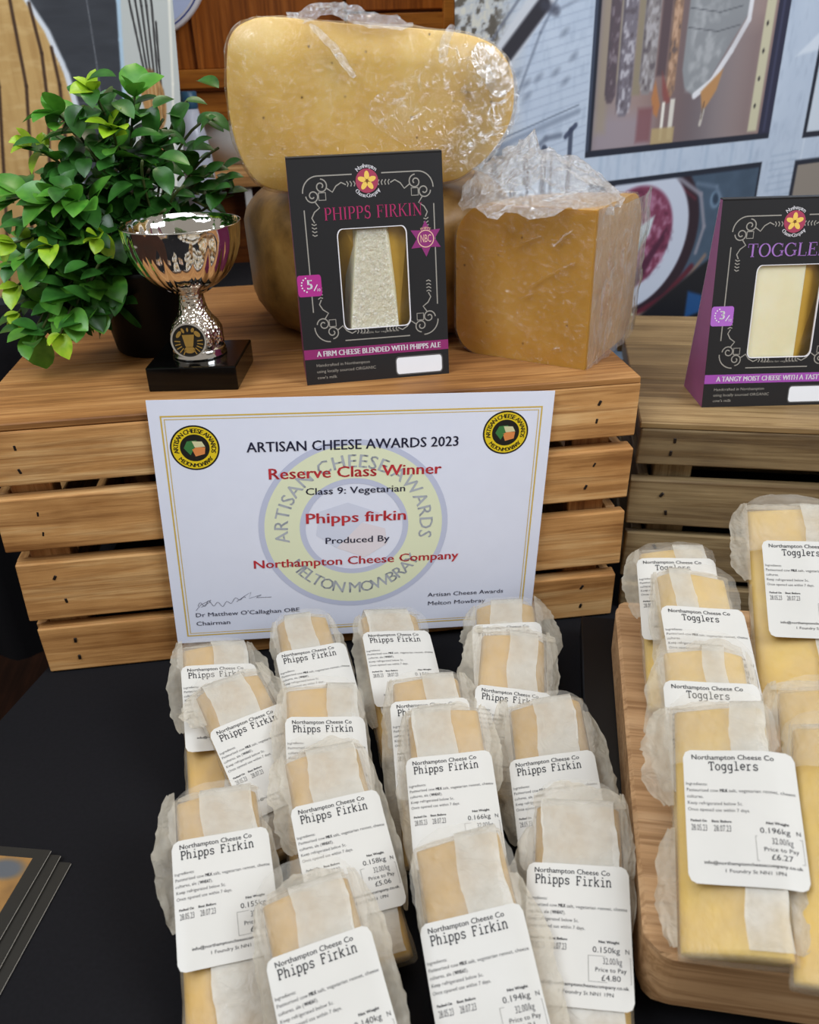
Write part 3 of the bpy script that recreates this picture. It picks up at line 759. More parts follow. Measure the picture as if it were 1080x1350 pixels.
bbox('shelf_edge', -.42, .03, -.008, .0, 1.035, 1.050, 'crate', c)
bbox('post', -.122, -.112, .0, .02, 1.0, 1.035, 'off', c)
w = thing('white_tub', 'white tub on the cabinet shelf, glimpsed through the right side of the plant', 'tub', (-.075, .74, .3108))
lathe('body', [(.05, 0), (.058, .05)], 'off', w, 32); lathe('lid', [(.060, .051), (.060, .056)], 'off', w, 32)
w = thing('capped_bottle', 'small clear bottle with blue cap seen above the plant beside the large cheese', 'bottle', (-.125, .62, .195))
lathe('body', [(.02, -.005), (.02, .13), (.016, .16), (.010, .19)], 'bottle', w, 24); lathe('cap', [(.010, .19), (.0105, .191), (.0105, .209), (.009, .21)], 'bluecap', w, 24)

# ================================================================== CRATES
def nails(parent, x, z0, z1, y, sgn, rnd, rot=0):
    for k in (.3, .72):
        zz = z0 + (z1-z0)*k + rnd.uniform(-.002, .002); xx = x + rnd.uniform(-.004, .004)
        n = bbox('nail', xx-.0011, xx+.0011, y-.0008, y+.001, zz-.0022, zz+.0022, 'nail', parent, bev=.0004)
        n.rotation_euler = (0, rnd.uniform(-.6, .6), 0)
def crate(name, label, loc, yaw, W0, W1, D, H, slats, mats, seed, post=(.03, .03), zs_back=None):
    t = thing(name, label, 'crate', loc, (0, 0, yaw)); rnd = random.Random(seed)
    top, fr, up = mats[:3]
    lid = .0055
    n = 3
    for k in range(n):
        y0 = k*D/n; y1 = (k+1)*D/n
        bbox('top_plank', W0 + rnd.uniform(-.0008, .0008), W1 + rnd.uniform(-.0008, .0008), y0 + (.0006 if k else 0), y1-.0006, H-lid, H, top, t, bev=.0009, jit=.0003, seed=seed+k)
    for k, (z0, z1, e0, e1, dy) in enumerate(slats):
        bbox('slat', W0+e0, W1+e1, dy, dy+.011, z0, z1, fr, t, bev=.0013, jit=.0011, seed=seed*10+k, segs=2)
        nails(t, W0+e0+.028, z0, z1, dy, 1, rnd); nails(t, W1+e1-.032, z0, z1, dy, 1, rnd)
        bbox('slat', W0, W1, D-.011, D, z0, z1, fr, t, bev=.0013, jit=.001, seed=seed*20+k)
    for sx in (0, 1):
        for k, (z0, z1, e0, e1, dy) in enumerate(slats):
            x0 = W0+.004 if sx == 0 else W1-.013
            if z1 > H-.004: z1 -= 0
            bbox('end_slat', x0, x0+.009, .014, D-.013, z0+.002, z1-.002, mats[3], t, bev=.001, seed=k)
        for yy in (.0115, D-.0115-.02):
            x0 = W0+.016 if sx == 0 else W1-.016-post[0]
            bbox('corner_post', x0, x0+post[0], yy, yy+.02, .001, H-lid-.0002, up, t, bev=.001)
    return t
M['crate_end'] = wood('crate_wood_depthwise', '#8a5f35', '#b48550', '#c49a64', axis=1)
M['grey_end'] = wood('weathered_wood_depthwise', '#5d4b36', '#7d6a4a', '#958460', axis=1)
crate('wooden_crate', 'warm brown slatted crate on the black cloth carrying trophy, plant and big cheeses', (0, 0, .0006), 0, -.2465, .2455, .362, .2214,
      [(.174, .2155, 0, 0, 0), (.1185, .1635, .005, -.001, -.0008), (.0535, .105, .006, 0, .0005), (.0, .0435, .009, -.003, 0)],
      ('crate_top', 'crate', 'crate_y', 'crate_end'), 3)
crate('wooden_crate', 'grey weathered slatted crate at right, lower than the brown one, carrying a dark carton', (.2535, .009, .0006), radians(-17), 0.0, .50, .30, .18,
      [(.1425, .1740, 0, 0, 0), (.0875, .1295, -.003, 0, -.0005), (.0345, .0775, -.002, 0, .0005), (.0, .026, 0, 0, 0)],
      ('grey_top', 'grey', 'grey_y', 'grey_end'), 8)

# ================================================================== CERTIFICATE (A4 sheet, leaning on the crate front)
ct = thing('certificate', 'white award certificate with yellow border propped against the brown crate', 'certificate',
           mat4=Matrix.Translation((-.1294, -.0072, .0233)) @ Matrix.Rotation(radians(3.05), 4, 'Y') @ Matrix.Rotation(radians(-1.2), 4, 'X'))
CW, CH = .2965, .2100
def cf(u, v, h=0): return (u, -.0006 - h - .0012*sin(u/CW*pi)*sin(v/CH*pi*.9)**2, v)
def certlayer(name, ink, mat, h): return ink.build(name, mat, lambda u, v: cf(u/1000, v/1000, h), ct)
g = Ink().grid(0, 0, CW*1000, CH*1000, 24, 18)
sh = certlayer('paper_sheet', g, 'certpaper', 0)
sd = sh.modifiers.new('s', 'SOLIDIFY'); sd.thickness = .0003; sd.offset = -1
i = Ink()
def frame2(i, x0, y0, x1, y1, w):
    n = 24
    for (a, b_, c_, d_) in ((x0, y0, x1, y0+w), (x0, y1-w, x1, y1)): i.grid(a, b_, c_, d_, n, 1)
    for (a, b_, c_, d_) in ((x0, y0+w, x0+w, y1-w), (x1-w, y0+w, x1, y1-w)): i.grid(a, b_, c_, d_, 1, n)
frame2(i, 8.2, 6.5, 288.2, 198.2, 1.1); frame2(i, 10.8, 9.1, 285.6, 195.6, .55)
certlayer('printed_border', i, 'gold', .00012)
cx, cy = 145.5, 102.0
i = Ink(); i.ring(cx, cy, 69.5, 74, n=72); i.ring(cx, cy, 38, 42.5, n=60); i.poly([(cx-27, cy+15), (cx-5, cy+22), (cx+20, cy+12), (cx+6, cy+4), (cx-14, cy-18), (cx-30, cy-6)]) if False else None; certlayer('watermark_rings', i, 'lilac', .00012)
i = Ink(); i.poly([(cx-27, cy+15), (cx-5, cy+22), (cx+20, cy+12), (cx+6, cy+4), (cx-14, cy-18), (cx-30, cy-6)]); certlayer('watermark_cheese', i, 'lilac2', .00012)
i = Ink(); i.ring(cx, cy, 42.5, 69.5, n=72); certlayer('watermark_band', i, 'pale', .00012)
i = Ink(); i.poly([(cx-14, cy-18), (cx+6, cy+4), (cx+24, cy-2), (cx+26, cy-16), (cx+8, cy-28)]); certlayer('watermark_cheese', i, 'pinkish', .00012)
i = Ink(); arctext(i, 'ARTISAN CHEESE AWARDS', cx, cy, 51.5, 10.5, 90, 205, .01); arctext(i, 'MELTON MOWBRAY', cx, cy, 61, 10, 270, 118, .01, inside=True)
certlayer('watermark_text', i, 'ringtext', .0002)
for ln in (("ARTISAN CHEESE AWARDS 2023", 67, 168.3, 7.8, 158.5, .012), ("Class 9: Vegetarian", 108.3, 131.8, 5.6, 77, .01), ("Produced By", 122, 88.2, 5.5, 51, .01),
           ("Dr Matthew O'Callaghan OBE", 16.5, 25.2, 3.8, 83.5, 0), ("Chairman", 16.3, 16.8, 3.8, 27.5, 0), ("Artisan Cheese Awards", 205.8, 32.6, 3.8, 64.5, 0), ("Melton Mowbray", 206, 24.0, 3.8, 49.3, 0)):
    certlayer('printed_line', text(Ink(), *ln[:5], bold=ln[5]), 'navy', .00028)
for ln in (("Reserve Class Winner", 80.8, 145.8, 8.8, 131.5, .016), ("Phipps firkin", 107, 106.9, 8.8, 79.5, .016), ("Northampton Cheese Company", 65, 68.4, 7.3, 164.5, .014)):
    certlayer('printed_line', text(Ink(), *ln[:5], bold=ln[5]), 'red', .00028)['label'] = 'red printed line'
i = Ink(); sg = []
for k in range(80):
    a = k/79; sg.append((19.5 + 38*a, 35.5 + 4.5*a + 2.6*sin(a*34)*(1-.5*a) + 1.6*sin(a*9)))
i.line(sg, .3); i.line([(50, 38), (58, 44), (62, 46.5), (60, 40.5), (70, 43.5), (66, 41), (78, 40.8)], .3); i.line([(17.5, 31.5), (22, 37), (30, 41), (29, 39), (22, 34.5)], .3)
certlayer('signature', i, 'navy', .00028)
for sx, sy in ((30.3, 173.0), (261, 177.6)):
    R = 17.6
    i = Ink(); i.disc(sx, sy, R, n=48); o = certlayer('printed_seal', i, 'sealblack', .00012)
    for nm, ink_, mt, h in (('seal_band', Ink().ring(sx, sy, R*.60, R*.93, n=48), 'sealyellow', .00022),
                            ('seal_text', arctext(arctext(Ink(), 'ARTISAN CHEESE AWARDS', sx, sy, R*.67, R*.19, 90, 215, .02), 'MELTON MOWBRAY', sx, sy, R*.86, R*.17, 270, 110, .02, inside=True), 'sealblack', .00032),
                            ('seal_green', Ink().poly([(sx-R*.45, sy), (sx-R*.3, sy+R*.3), (sx+R*.1, sy+R*.34), (sx-R*.05, sy-R*.05), (sx-R*.2, sy-R*.32)]), 'sealgreen', .00022),
                            ('seal_cream', Ink().poly([(sx-R*.1, sy+R*.30), (sx+R*.3, sy+R*.28), (sx+R*.42, sy+R*.05), (sx, sy+R*.02)]), 'sealcream', .00030),
                            ('seal_orange', Ink().poly([(sx-R*.12, sy-R*.05), (sx+R*.1, sy+R*.04), (sx+R*.42, sy+R*.02), (sx+R*.38, sy-R*.28), (sx+R*.0, sy-R*.38)]), 'sealorange', .00022)):
        q = ink_.build(nm, mt, lambda u, v, h=h: cf(u/1000, v/1000, h), o)

# ================================================================== TROPHY
tr = thing('trophy_cup', 'silver fluted trophy cup with gold cow medallion on black block base', 'trophy', (-.086, .072, .2216), (0, 0, radians(-8)))
bbox('marble_base', -.034, .034, -.033, .033, 0, .019, 'marble', tr, bev=.0012, segs=2)
foot = [(.0, .0188), (.0205, .0188), (.021, .0205), (.0198, .022), (.0205, .0235), (.0192, .026)]
lathe('foot', foot[1:], 'silver', tr, 64)
st = [(.0190, .026), (.0200, .031), (.0196, .038), (.0172, .044), (.0135, .0485), (.0112, .053), (.0098, .058), (.0094, .0625), (.0088, .0665), (.0098, .0685)]
def swirl(r, z, a): return r * (1 + .06*sin(8*a + z*90)*max(0, min(1, (.047-z)/.012)))
lathe('stem', st, 'silver_emb', tr, 96, rf=swirl)
bowl = [(.0095, .068), (.0150, .0695), (.0215, .0725), (.0280, .0775), (.0335, .0840), (.0375, .0915), (.0405, .0995), (.0420, .107), (.0430, .1155), (.0437, .1165), (.0426, .1165), (.0408, .107), (.0385, .098), (.034, .089), (.026, .0795), (.016, .0735), (.004, .072)]
def flute(r, z, a):
    k = max(0, min(1, (z-.070)/.006))*max(0, min(1, (.1085-z)/.006))
    return r * (1 + .032*k*abs(sin(11*a)) - .02*k)
lathe('bowl', bowl, 'silver', tr, 176, rf=flute)
# petals clasping the bowl bottom
for k in range(6):
    a = 2*pi*k/6 + .3
    V = []; F = []
    for j in range(5):
        s_ = j/4; rr = .0105 + .014*s_; zz = .0668 + .0145*s_**1.6; w = .0048*(1-s_)**.6 + .0005
        rr += .0012
        for q in (-1, 0, 1): V.append(((rr+.0006*(q == 0))*cos(a) - q*w*sin(a), (rr+.0006*(q == 0))*sin(a) + q*w*cos(a), zz))
    for j in range(4):
        for q in range(2): F.append((j*3+q, j*3+q+1, (j+1)*3+q+1, (j+1)*3+q))
    mesh('petal', V, F, 'silver', tr, True)
md = mesh('medallion', *(lambda n: ([(.0122*cos(2*pi*i/n), -.0035, .0122*sin(2*pi*i/n)) for i in range(n)] + [(.0122*cos(2*pi*i/n), .006, .0122*sin(2*pi*i/n)) for i in range(n)],
          [tuple(range(n))] + [(i, i+n, (i+1) % n+n, (i+1) % n) for i in range(n)]))(40), 'darkenamel', tr)
md.location = (-.001, -.0185, .0355); md.rotation_euler = (radians(-6), 0, radians(4))
rim = Ink().ring(0, 0, .0119, .0132, n=40).build('rim', 'silver', lambda u, v: (u, -.0042, v), md)
sd = rim.modifiers.new('s', 'SOLIDIFY'); sd.thickness = .0015; sd.offset = 0
i = Ink(); i.poly([(-.0045, .0045), (.0045, .0045), (.0030, -.0035), (.0022, -.0050), (-.0022, -.0050), (-.0030, -.0035)]); i.disc(0, -.0068, .0040, .0026, 16)
i.disc(-.0068, .0050, .0030, .0014, 12, .9); i.disc(.0068, .0048, .0028, .0018, 12, -.8); i.disc(0, .0082, .0008, .0016, 10); i.disc(.0038, .0078, .0012, .0018, 10, -.4); i.disc(-.0035, .0076, .0010, .002, 10, .4)
for k in range(5):
    for sg_ in (-1, 1):
        a = radians(-62+k*17); i.line([(sg_*.0062*cos(a), .0062*sin(a)-.001), (sg_*.0105*cos(a), .0105*sin(a)-.001)], .0008)
gp = i.build('gold_relief', 'goldmetal', lambda u, v: (u, -.0042, v), md); gp['label'] = 'gold cow head relief'
sd = gp.modifiers.new('s', 'SOLIDIFY'); sd.thickness = .0008; sd.offset = 0

# ================================================================== PLANT
pl = thing('potted_plant', 'bushy green artificial plant in black pot on the left of the brown crate', 'plant', (-.130, .160, .2218))
lathe('pot', [(.034, 0), (.0365, .003), (.046, .068), (.048, .072), (.044, .073), (.042, .062)], 'black', pl, 48)
lathe('soil', [(.041, .055), (.0425, .062)], 'soil', pl, 32)
def leafgeo(L, W, bend):
    V = []; F = []; n = 7
    for j in range(n+1):
        s_ = j/n; w = W*max(0, sin(pi*min(1, s_*.95+.05)**1.12))**.62 if 0 < s_ < 1 else W*.05
        y = L*s_; z = -bend*s_*s_*L
        V += [(-w, y, z + w*.35), (0, y, z), (w, y, z + w*.35)]
    for j in range(n):
        for q in (0, 1): F.append((j*3+q, j*3+q+1, (j+1)*3+q+1, (j+1)*3+q))
    return V, F
def leafmesh(name, L, W, bend, mat):
    V, F = leafgeo(L, W, bend)
    me = bpy.data.meshes.new(name); me.from_pydata(V, [], F); me.materials.append(M[mat]); me.shade_smooth(); return me
LM = {k: [leafmesh('leaf', .0215*s_, .0078*s_*w, b_, k) for s_, w, b_ in ((1, 1.0, .25), (1.1, 1.15, .5), (.85, 1.1, .1))] for k in ('leaf_dark', 'leaf_mid', 'leaf_bright')}
rnd = random.Random(12)
nleaf = 0
# tip targets in plant space (x right, y back, z up)
tips = [(-.10, -.035, .045), (-.085, -.055, .035), (-.06, -.075, .037), (-.085, -.01, .085), (-.088, -.04, .100), (-.078, -.02, .13), (-.09, -.05, .07), (-.07, -.05, .09), (-.02, -.065, .105), (-.05, -.05, .13), (.03, -.05, .12), (-.035, -.06, .05), (.0, -.04, .175),
        (-.05, -.065, .05), (-.055, -.06, .10), (-.03, -.06, .13), (-.065, -.02, .165), (-.04, -.02, .185), (-.01, -.03, .20), (.015, -.01, .195),
        (.035, -.02, .18), (.06, 0, .175), (.02, -.055, .155), (.045, -.04, .135), (.0, -.07, .115), (.04, -.055, .105), (.065, -.01, .14), (.078, .01, .12),
        (.05, .02, .19), (-.02, .03, .20), (-.06, .03, .17), (-.02, -.045, .165), (.07, .02, .155), (-.075, -.065, .04), (-.03, -.07, .075), (.055, -.03, .08), (-.08, .02, .13), (.02, -.02, .14), (-.045, -.035, .14), (-.065, -.045, .125)]
for ti, tp in enumerate(tips):
    T = Vector(tp); base = Vector((rnd.uniform(-.02, .02), rnd.uniform(-.02, .02), .060))
    up = Vector((T.x*.45, T.y*.45, max(.11, T.z*.9) if T.z > .06 else .105))
    pts = [base.lerp(up, a)*(1-a) + up.lerp(T, a)*a for a in [k/9 for k in range(10)]]
    tube('stem', pts, .0011, 'stem', pl, 5)
    for j in range(3, 10):
        if nleaf >= 296 and j: break
        p = pts[j]; d = (pts[min(j+1, 9)] - pts[j-1]).normalized()
        tipz = j >= 9
        for q in range(2 if not tipz else 4):
            if j < 4 and q: continue
            a = j*1.5 + q*pi*(1 if not tipz else .5) + ti
            side = (d.orthogonal().normalized() * cos(a) + d.cross(d.orthogonal().normalized()) * sin(a))
            dr_ = (side*(1.0 if not tipz else .75) + d*(.45 if not tipz else 1.0) + Vector((0, -.15, .15))).normalized()
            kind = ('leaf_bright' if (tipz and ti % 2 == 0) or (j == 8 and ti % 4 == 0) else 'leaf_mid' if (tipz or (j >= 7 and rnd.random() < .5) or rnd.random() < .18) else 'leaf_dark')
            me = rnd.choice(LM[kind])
            if p.z + dr_.z*.022 < .006 or (math.hypot(p.x+dr_.x*.015-.044, p.y+dr_.y*.015+.088) < .060 and p.z < .135): continue
            o = bpy.data.objects.new('leaf', me); C.objects.link(o); o.parent = pl
            xa = dr_.cross(Vector((0, -.35, 1))).normalized(); za = xa.cross(dr_).normalized()
            R3 = Matrix((xa, dr_, za)).transposed().to_4x4()
            s_ = rnd.uniform(.85, 1.15) * (.72 if kind == 'leaf_bright' else 1.1)
            o.matrix_local = Matrix.Translation(p) @ R3 @ Matrix.Rotation(rnd.uniform(-.5, .5), 4, 'Y') @ Matrix.Scale(s_, 4)
            nleaf += 1

# small inner leaves too many to pick apart: one part
SV, SF = [], []
for q in range(430):
    tp = Vector(rnd.choice(tips)); f_ = rnd.uniform(.45, 1.0)
    p = Vector((tp.x*f_, tp.y*f_, .075 + (max(tp.z, .03)-.075)*f_)) + Vector([rnd.uniform(-.016, .016) for _ in range(3)])
    if p.z < .03: continue
    dr_ = Vector((rnd.uniform(-1, 1) + tp.x*6, rnd.uniform(-1, .3) , rnd.uniform(-.5, .9))).normalized()
    if p.z + dr_.z*.022 < .006 or (math.hypot(p.x+dr_.x*.015-.044, p.y+dr_.y*.015+.088) < .060 and p.z < .135): continue
    xa = dr_.cross(Vector((0, -.35, 1))).normalized(); za = xa.cross(dr_).normalized()
    mt = Matrix.Translation(p) @ Matrix((xa, dr_, za)).transposed().to_4x4() @ Matrix.Scale(rnd.uniform(.8, 1.1), 4)
    V_, F_ = leafgeo(.0205, .0075, rnd.uniform(.1, .5)); o_ = len(SV)
    SV += [mt @ Vector(v) for v in V_]; SF += [tuple(i_+o_ for i_ in f) for f in F_]
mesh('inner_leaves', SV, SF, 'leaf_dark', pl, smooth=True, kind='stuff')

# ================================================================== BIG CHEESES
def wheel_prof(R, H, e=.028, n=8):
    P = [(R-e, 0)]
    for k in range(n+1):
        a = radians(-90 + 90*k/n); P.append((R-e+e*cos(a), e+e*sin(a)))
    for k in range(n+1):
        a = radians(90*k/n); P.append((R-e+e*cos(a), H-e+e*sin(a)))
    return P
def fbm(v, s, seed=0): return noise.fractal(Vector((v[0]*s+seed, v[1]*s, v[2]*s)), .9, 2.0, 4)
wh = lathe('round_cheese', wheel_prof(.119, .124, .036), 'rind', None, 96)
wh.location = (.072, .216, .2216)
for v in wh.data.vertices:
    nrm = Vector((v.co.x, v.co.y, 0)).normalized(); v.co += nrm*.0035*fbm(v.co, 25) + Vector((0, 0, .001))*fbm(v.co, 40)
    v.co.z = max(v.co.z, 0)
tag(wh, 'whole round brown-rinded cheese beneath the large cut cheese, behind the tall black carton', 'cheese')

OUT = [(-.0408,.4413),(-.0358,.4551),(-.0244,.4625),(-.0058,.4648),(.0414,.46),(.1008,.4548),(.1339,.4502),(.1537,.442),(.1655,.4271),(.1684,.4079),(.1649,.3899),(.1524,.3718),(.1359,.3589),(.1167,.3515),(.0513,.3478),(.0047,.3484),(-.0235,.354),(-.0361,.3679),(-.0427,.39),(-.0438,.415)]
def catmull(P, n=5):
    R = []
    for i in range(len(P)):
        a, b_, c_, d_ = [Vector(P[(i+k-1) % len(P)]) for k in range(4)]
        for k in range(n):
            t_ = k/n; R.append(.5*((2*b_) + (c_-a)*t_ + (2*a-5*b_+4*c_-d_)*t_*t_ + (-a+3*b_-3*c_+d_)*t_**3))
    return R
def half(name, mat, parent, grow, noisy, base=(.0623, .110, .3478), depth=.105, tz=0):
    P = catmull(OUT, 5); n = len(P); cx, cz = .0623, .406
    V = []; F = []
    levels = [(-.004 if grow else 0, .55), (-.004 if grow else -.0, .985), (0.0025, 1.0)] + [(depth*s_, sqrt(max(0.02, 1-(s_)**2.2))) for s_ in (.15, .3, .45, .6, .72, .83, .91, .97, 1.0)]
    V.append((cx-base[0], (levels[0][0])-grow, cz-base[2]))
    for y, s_ in levels:
        for p in P:
            x = cx + (p.x-cx)*(s_ if y > .003 or s_ < 1 else 1); z = cz + (p.y-cz)*(.45+.55*min(1, s_*1.0) if y > .01 else s_)
            gx = grow*(1 if s_ > .9 else s_)
            dx, dz = p.x-cx, p.y-cz; L = math.hypot(dx, dz)
            co = Vector((x + dx/L*gx - base[0], y + (grow if y > .05 else -grow), z + dz/L*gx - base[2]))
            if noisy:
                f_ = fbm(co, 55, 3)*noisy; co += Vector((dx/L*f_, -.5*f_ if y < .01 else 0, dz/L*f_))
            V.append(co)
    m_ = len(levels)
    for i in range(n): F.append((0, 1+i, 1+(i+1) % n))
    for j in range(m_-1):
        for i in range(n): F.append((1+j*n+i, 1+(j+1)*n+i, 1+(j+1)*n+(i+1) % n, 1+j*n+(i+1) % n))
    F.append(tuple(1+(m_-1)*n+i for i in range(n))[::-1])
    return mesh(name, V, F, mat, parent, smooth=True)
hc = thing('cut_cheese', 'huge pale gold half cheese in cling film lying on top of the round cheese', 'cheese', (.0623, .110, .3478))
h1 = half('cheese_body', 'cheese_big', hc, 0, 0)
h2 = half('cling_film', 'cling', hc, .0016, .0012)
# folds of bunched film: along the top left and the right end
def crumple(name, parent, pts, w, amp, mat, seed, n=26, m_=8, thick=0):
    P = [Vector(p) for p in pts]; V = []; F = []
    for i in range(n+1):
        f_ = i/n*(len(P)-1); k = min(int(f_), len(P)-2); c_ = P[k].lerp(P[k+1], f_-k); d_ = (P[k+1]-P[k]).normalized()
        s_ = Vector((0, -.75, .65)).cross(d_).normalized(); nn = d_.cross(s_).normalized()
        ww = w*(.35+.65*max(0, sin(pi*i/n))**.5)
        for j in range(m_+1):
            t_ = j/m_*2-1; q = c_ + s_*t_*ww
            q = q + nn*amp*fbm(q, 130, seed) + s_*amp*.4*fbm(q, 90, seed+5) - nn*0
            V.append(q)
    for i in range(n):
        for j in range(m_): F.append((i*(m_+1)+j, i*(m_+1)+j+1, (i+1)*(m_+1)+j+1, (i+1)*(m_+1)+j))
    return mesh(name, V, F, mat, parent, smooth=True)
crumple('film_fold', hc, [(-.058, .004, .116), (-.03, .0, .122), (-.004, -.002, .114), (.03, -.002, .110)], .007, .004, 'cling_tuft', 1)
crumple('film_fold', hc, [(-.043, -.004, .112), (-.028, -.0055, .098), (-.014, -.006, .078)], .0035, .0016, 'cling_tuft', 7)
crumple('film_fold', hc, [(.058, -.0055, .109), (.052, -.006, .098), (.049, -.006, .085)], .0035, .0014, 'cling_tuft', 12)
crumple('film_fold', hc, [(.06, -.006, .02), (.075, -.0062, .04), (.085, -.0062, .06), (.09, -.006, .085)], .024, .0016, 'cling_wr', 3)
crumple('film_fold', hc, [(.074, -.006, .095), (.088, -.006, .080), (.099, -.005, .064)], .013, .002, 'cling_side', 5)
crumple('film_fold', hc, [(.066, .002, .100), (.09, .002, .091), (.104, .004, .075), (.107, .004, .05), (.10, .004, .03)], .005, .003, 'cling_wr', 6)

# wrinkled film lying on the right part of the cut face
def facefilm():
    V = []; F = []; nu, nv = 44, 34
    for j in range(nv+1):
        for i in range(nu+1):
            u, v = i/nu, j/nv
            z = .012 + .085*v; xr = .098 - 1.2*abs(v-.52)**2.2*.07; xl = .005 + .022*sin(v*7+1) + .035*(1-v)*0 + .02*v
            co = Vector((xl + (xr-xl)*u, -.0065, z)); f_ = fbm(co, 75, 21)
            co.y -= .0016*abs(f_)*min(1, i/5) + .0008; V.append(co)
    for j in range(nv):
        for i in range(nu): F.append((j*(nu+1)+i, j*(nu+1)+i+1, (j+1)*(nu+1)+i+1, (j+1)*(nu+1)+i))
    return mesh('film_patch', V, F, 'cling_wr', hc, smooth=True)
facefilm()
# quarter wheel with the sharp edge to the front
QM = Matrix.Translation((.208, .022, .2216)) @ Matrix.Rotation(math.atan2(.783, .62), 4, 'Z')
qc = thing('cut_cheese', 'deep gold quarter cheese in cling film at the front right corner of the brown crate', 'cheese', mat4=QM)
def quarter(name, mat, parent, grow=0, noisy=0, R=.112, H=.118):
    e = .030; prof = []
    # outline in (r,z) from bottom axis to top axis
    zs_ = [(0, 0)] + [(R*k/6*.78, 0) for k in range(1, 7)]
    for k in range(1, 7):
        a = radians(-90+90*k/6); zs_.append((R-.022+.022*cos(a), .022+.022*sin(a)))
    for k in range(0, 8):
        a = radians(90*k/7); zs_.append((R-e+e*cos(a), H-.018*1.6+ .018*1.6*sin(a)))
    for k in range(5, -1, -1): zs_.append(((R-e)*k/6, H))
    na = 20; V = []; F = []; m_ = len(zs_)
    for i in range(na+1):
        a = pi/2*i/na
        for r, z in zs_:
            co = Vector((r*cos(a), r*sin(a), z))
            if grow:
                d = Vector((cos(a)*(1 if r > R*.75 else 0), sin(a)*(1 if r > R*.75 else 0), 0))
                if i == 0: d += Vector((0, -1, 0))
                if i == na: d += Vector((-1, 0, 0))
                if z > H*.98: d += Vector((0, 0, 1))
                co += d*grow
                if noisy: co += d*noisy*fbm(co, 60, 2)
            V.append(co)
    for i in range(na):
        for j in range(m_-1): F.append((i*m_+j, (i+1)*m_+j, (i+1)*m_+j+1, i*m_+j+1))
    F.append(tuple(range(m_))); F.append(tuple(na*m_+j for j in range(m_))[::-1])
    o = mesh(name, V, F, mat, parent)
    bm = bmesh.new(); bm.from_mesh(o.data); bmesh.ops.remove_doubles(bm, verts=bm.verts, dist=.00005); bmesh.ops.recalc_face_normals(bm, faces=bm.faces)
    bm.to_mesh(o.data); bm.free(); return o
q1 = quarter('cheese_body', 'cheese_qtr', qc)
for p_ in q1.data.polygons:
    p_.use_smooth = abs(p_.normal.z) < .95 and len(p_.vertices) == 4
q1.data.materials.append(M['rind2'])
for p_ in q1.data.polygons:
    if len(p_.vertices) == 4 and abs(p_.normal.z) < .3: p_.material_index = 1
quarter('cling_film', 'cling', qc, .0012, .0005)
# bag of loose film gathered above and bulging at the right side
def tuft():
    V = []; F = []; nu, nv = 46, 18
    for j in range(nv+1):
        t_ = j/nv
        for i in range(nu):
            a = 2*pi*i/nu
            # footprint roughly the quarter, shrinking to a gathered crest shifted to the left and back
            fx = .048+.066*cos(a); fy = .050+.064*sin(a)
            cx_, cy_ = .043+.012*t_, .060+.01*t_
            k = (1-t_)**.75
            x = cx_ + (fx-.048)*k + (.0)*t_; y = cy_ + (fy-.050)*k - .018*(1-k)*0
            z = .116 + .034*t_**.8
            z += .012*max(0, sin(a-.9))*t_
            co = Vector((x, y, z)); f_ = fbm(co, 48, 9); g_ = fbm(co, 120, 4)
            co += Vector((.006*f_+.003*g_, .006*g_, .007*f_+.004*g_))
            V.append(co)
    for j in range(nv):
        for i in range(nu): F.append((j*nu+i, j*nu+(i+1) % nu, (j+1)*nu+(i+1) % nu, (j+1)*nu+i))
    F.append(tuple(nv*nu+i for i in range(nu)))
    return mesh('film_bunch', V, F, 'cling_tuft', qc, smooth=False)
tuft()
for q_, (a_, b_) in enumerate((((.062, .088), (.040, .098)), ((.052, .058), (.012, .082)), ((.056, .050), (.044, .055)), ((.030, .092), (.016, .104)), ((.020, .016), (.028, .013)))):
    crumple('film_fold', qc, [(-.0025, a_[0], a_[1]), (-.003, (a_[0]+b_[0])/2, (a_[1]+b_[1])/2+.001), (-.0025, b_[0], b_[1])], .0016, .0009, 'cling_tuft', 30+q_)
def sidefilm():
    V = []; F = []; nu, nv = 26, 30
    for j in range(nv+1):
        z = .001 + .118*j/nv
        for i in range(nu+1):
            x = -.001 + .125*i/nu
            bulge = .010*sin(pi*min(1, i/nu*1.0))*(.35+.65*j/nv)
            co = Vector((x - (0.010 if i == nu else 0)*(1-j/nv), -.0022-bulge, z)); f_ = fbm(Vector((co.x*1.2, 0, co.z*.5)), 75, 8)
            co.y -= .003*f_*min(1, i/3); V.append(co)
    for j in range(nv):
        for i in range(nu): F.append((j*(nu+1)+i, j*(nu+1)+i+1, (j+1)*(nu+1)+i+1, (j+1)*(nu+1)+i))
    return mesh('film_side', V, F, 'cling_side', qc, smooth=True)
sidefilm()

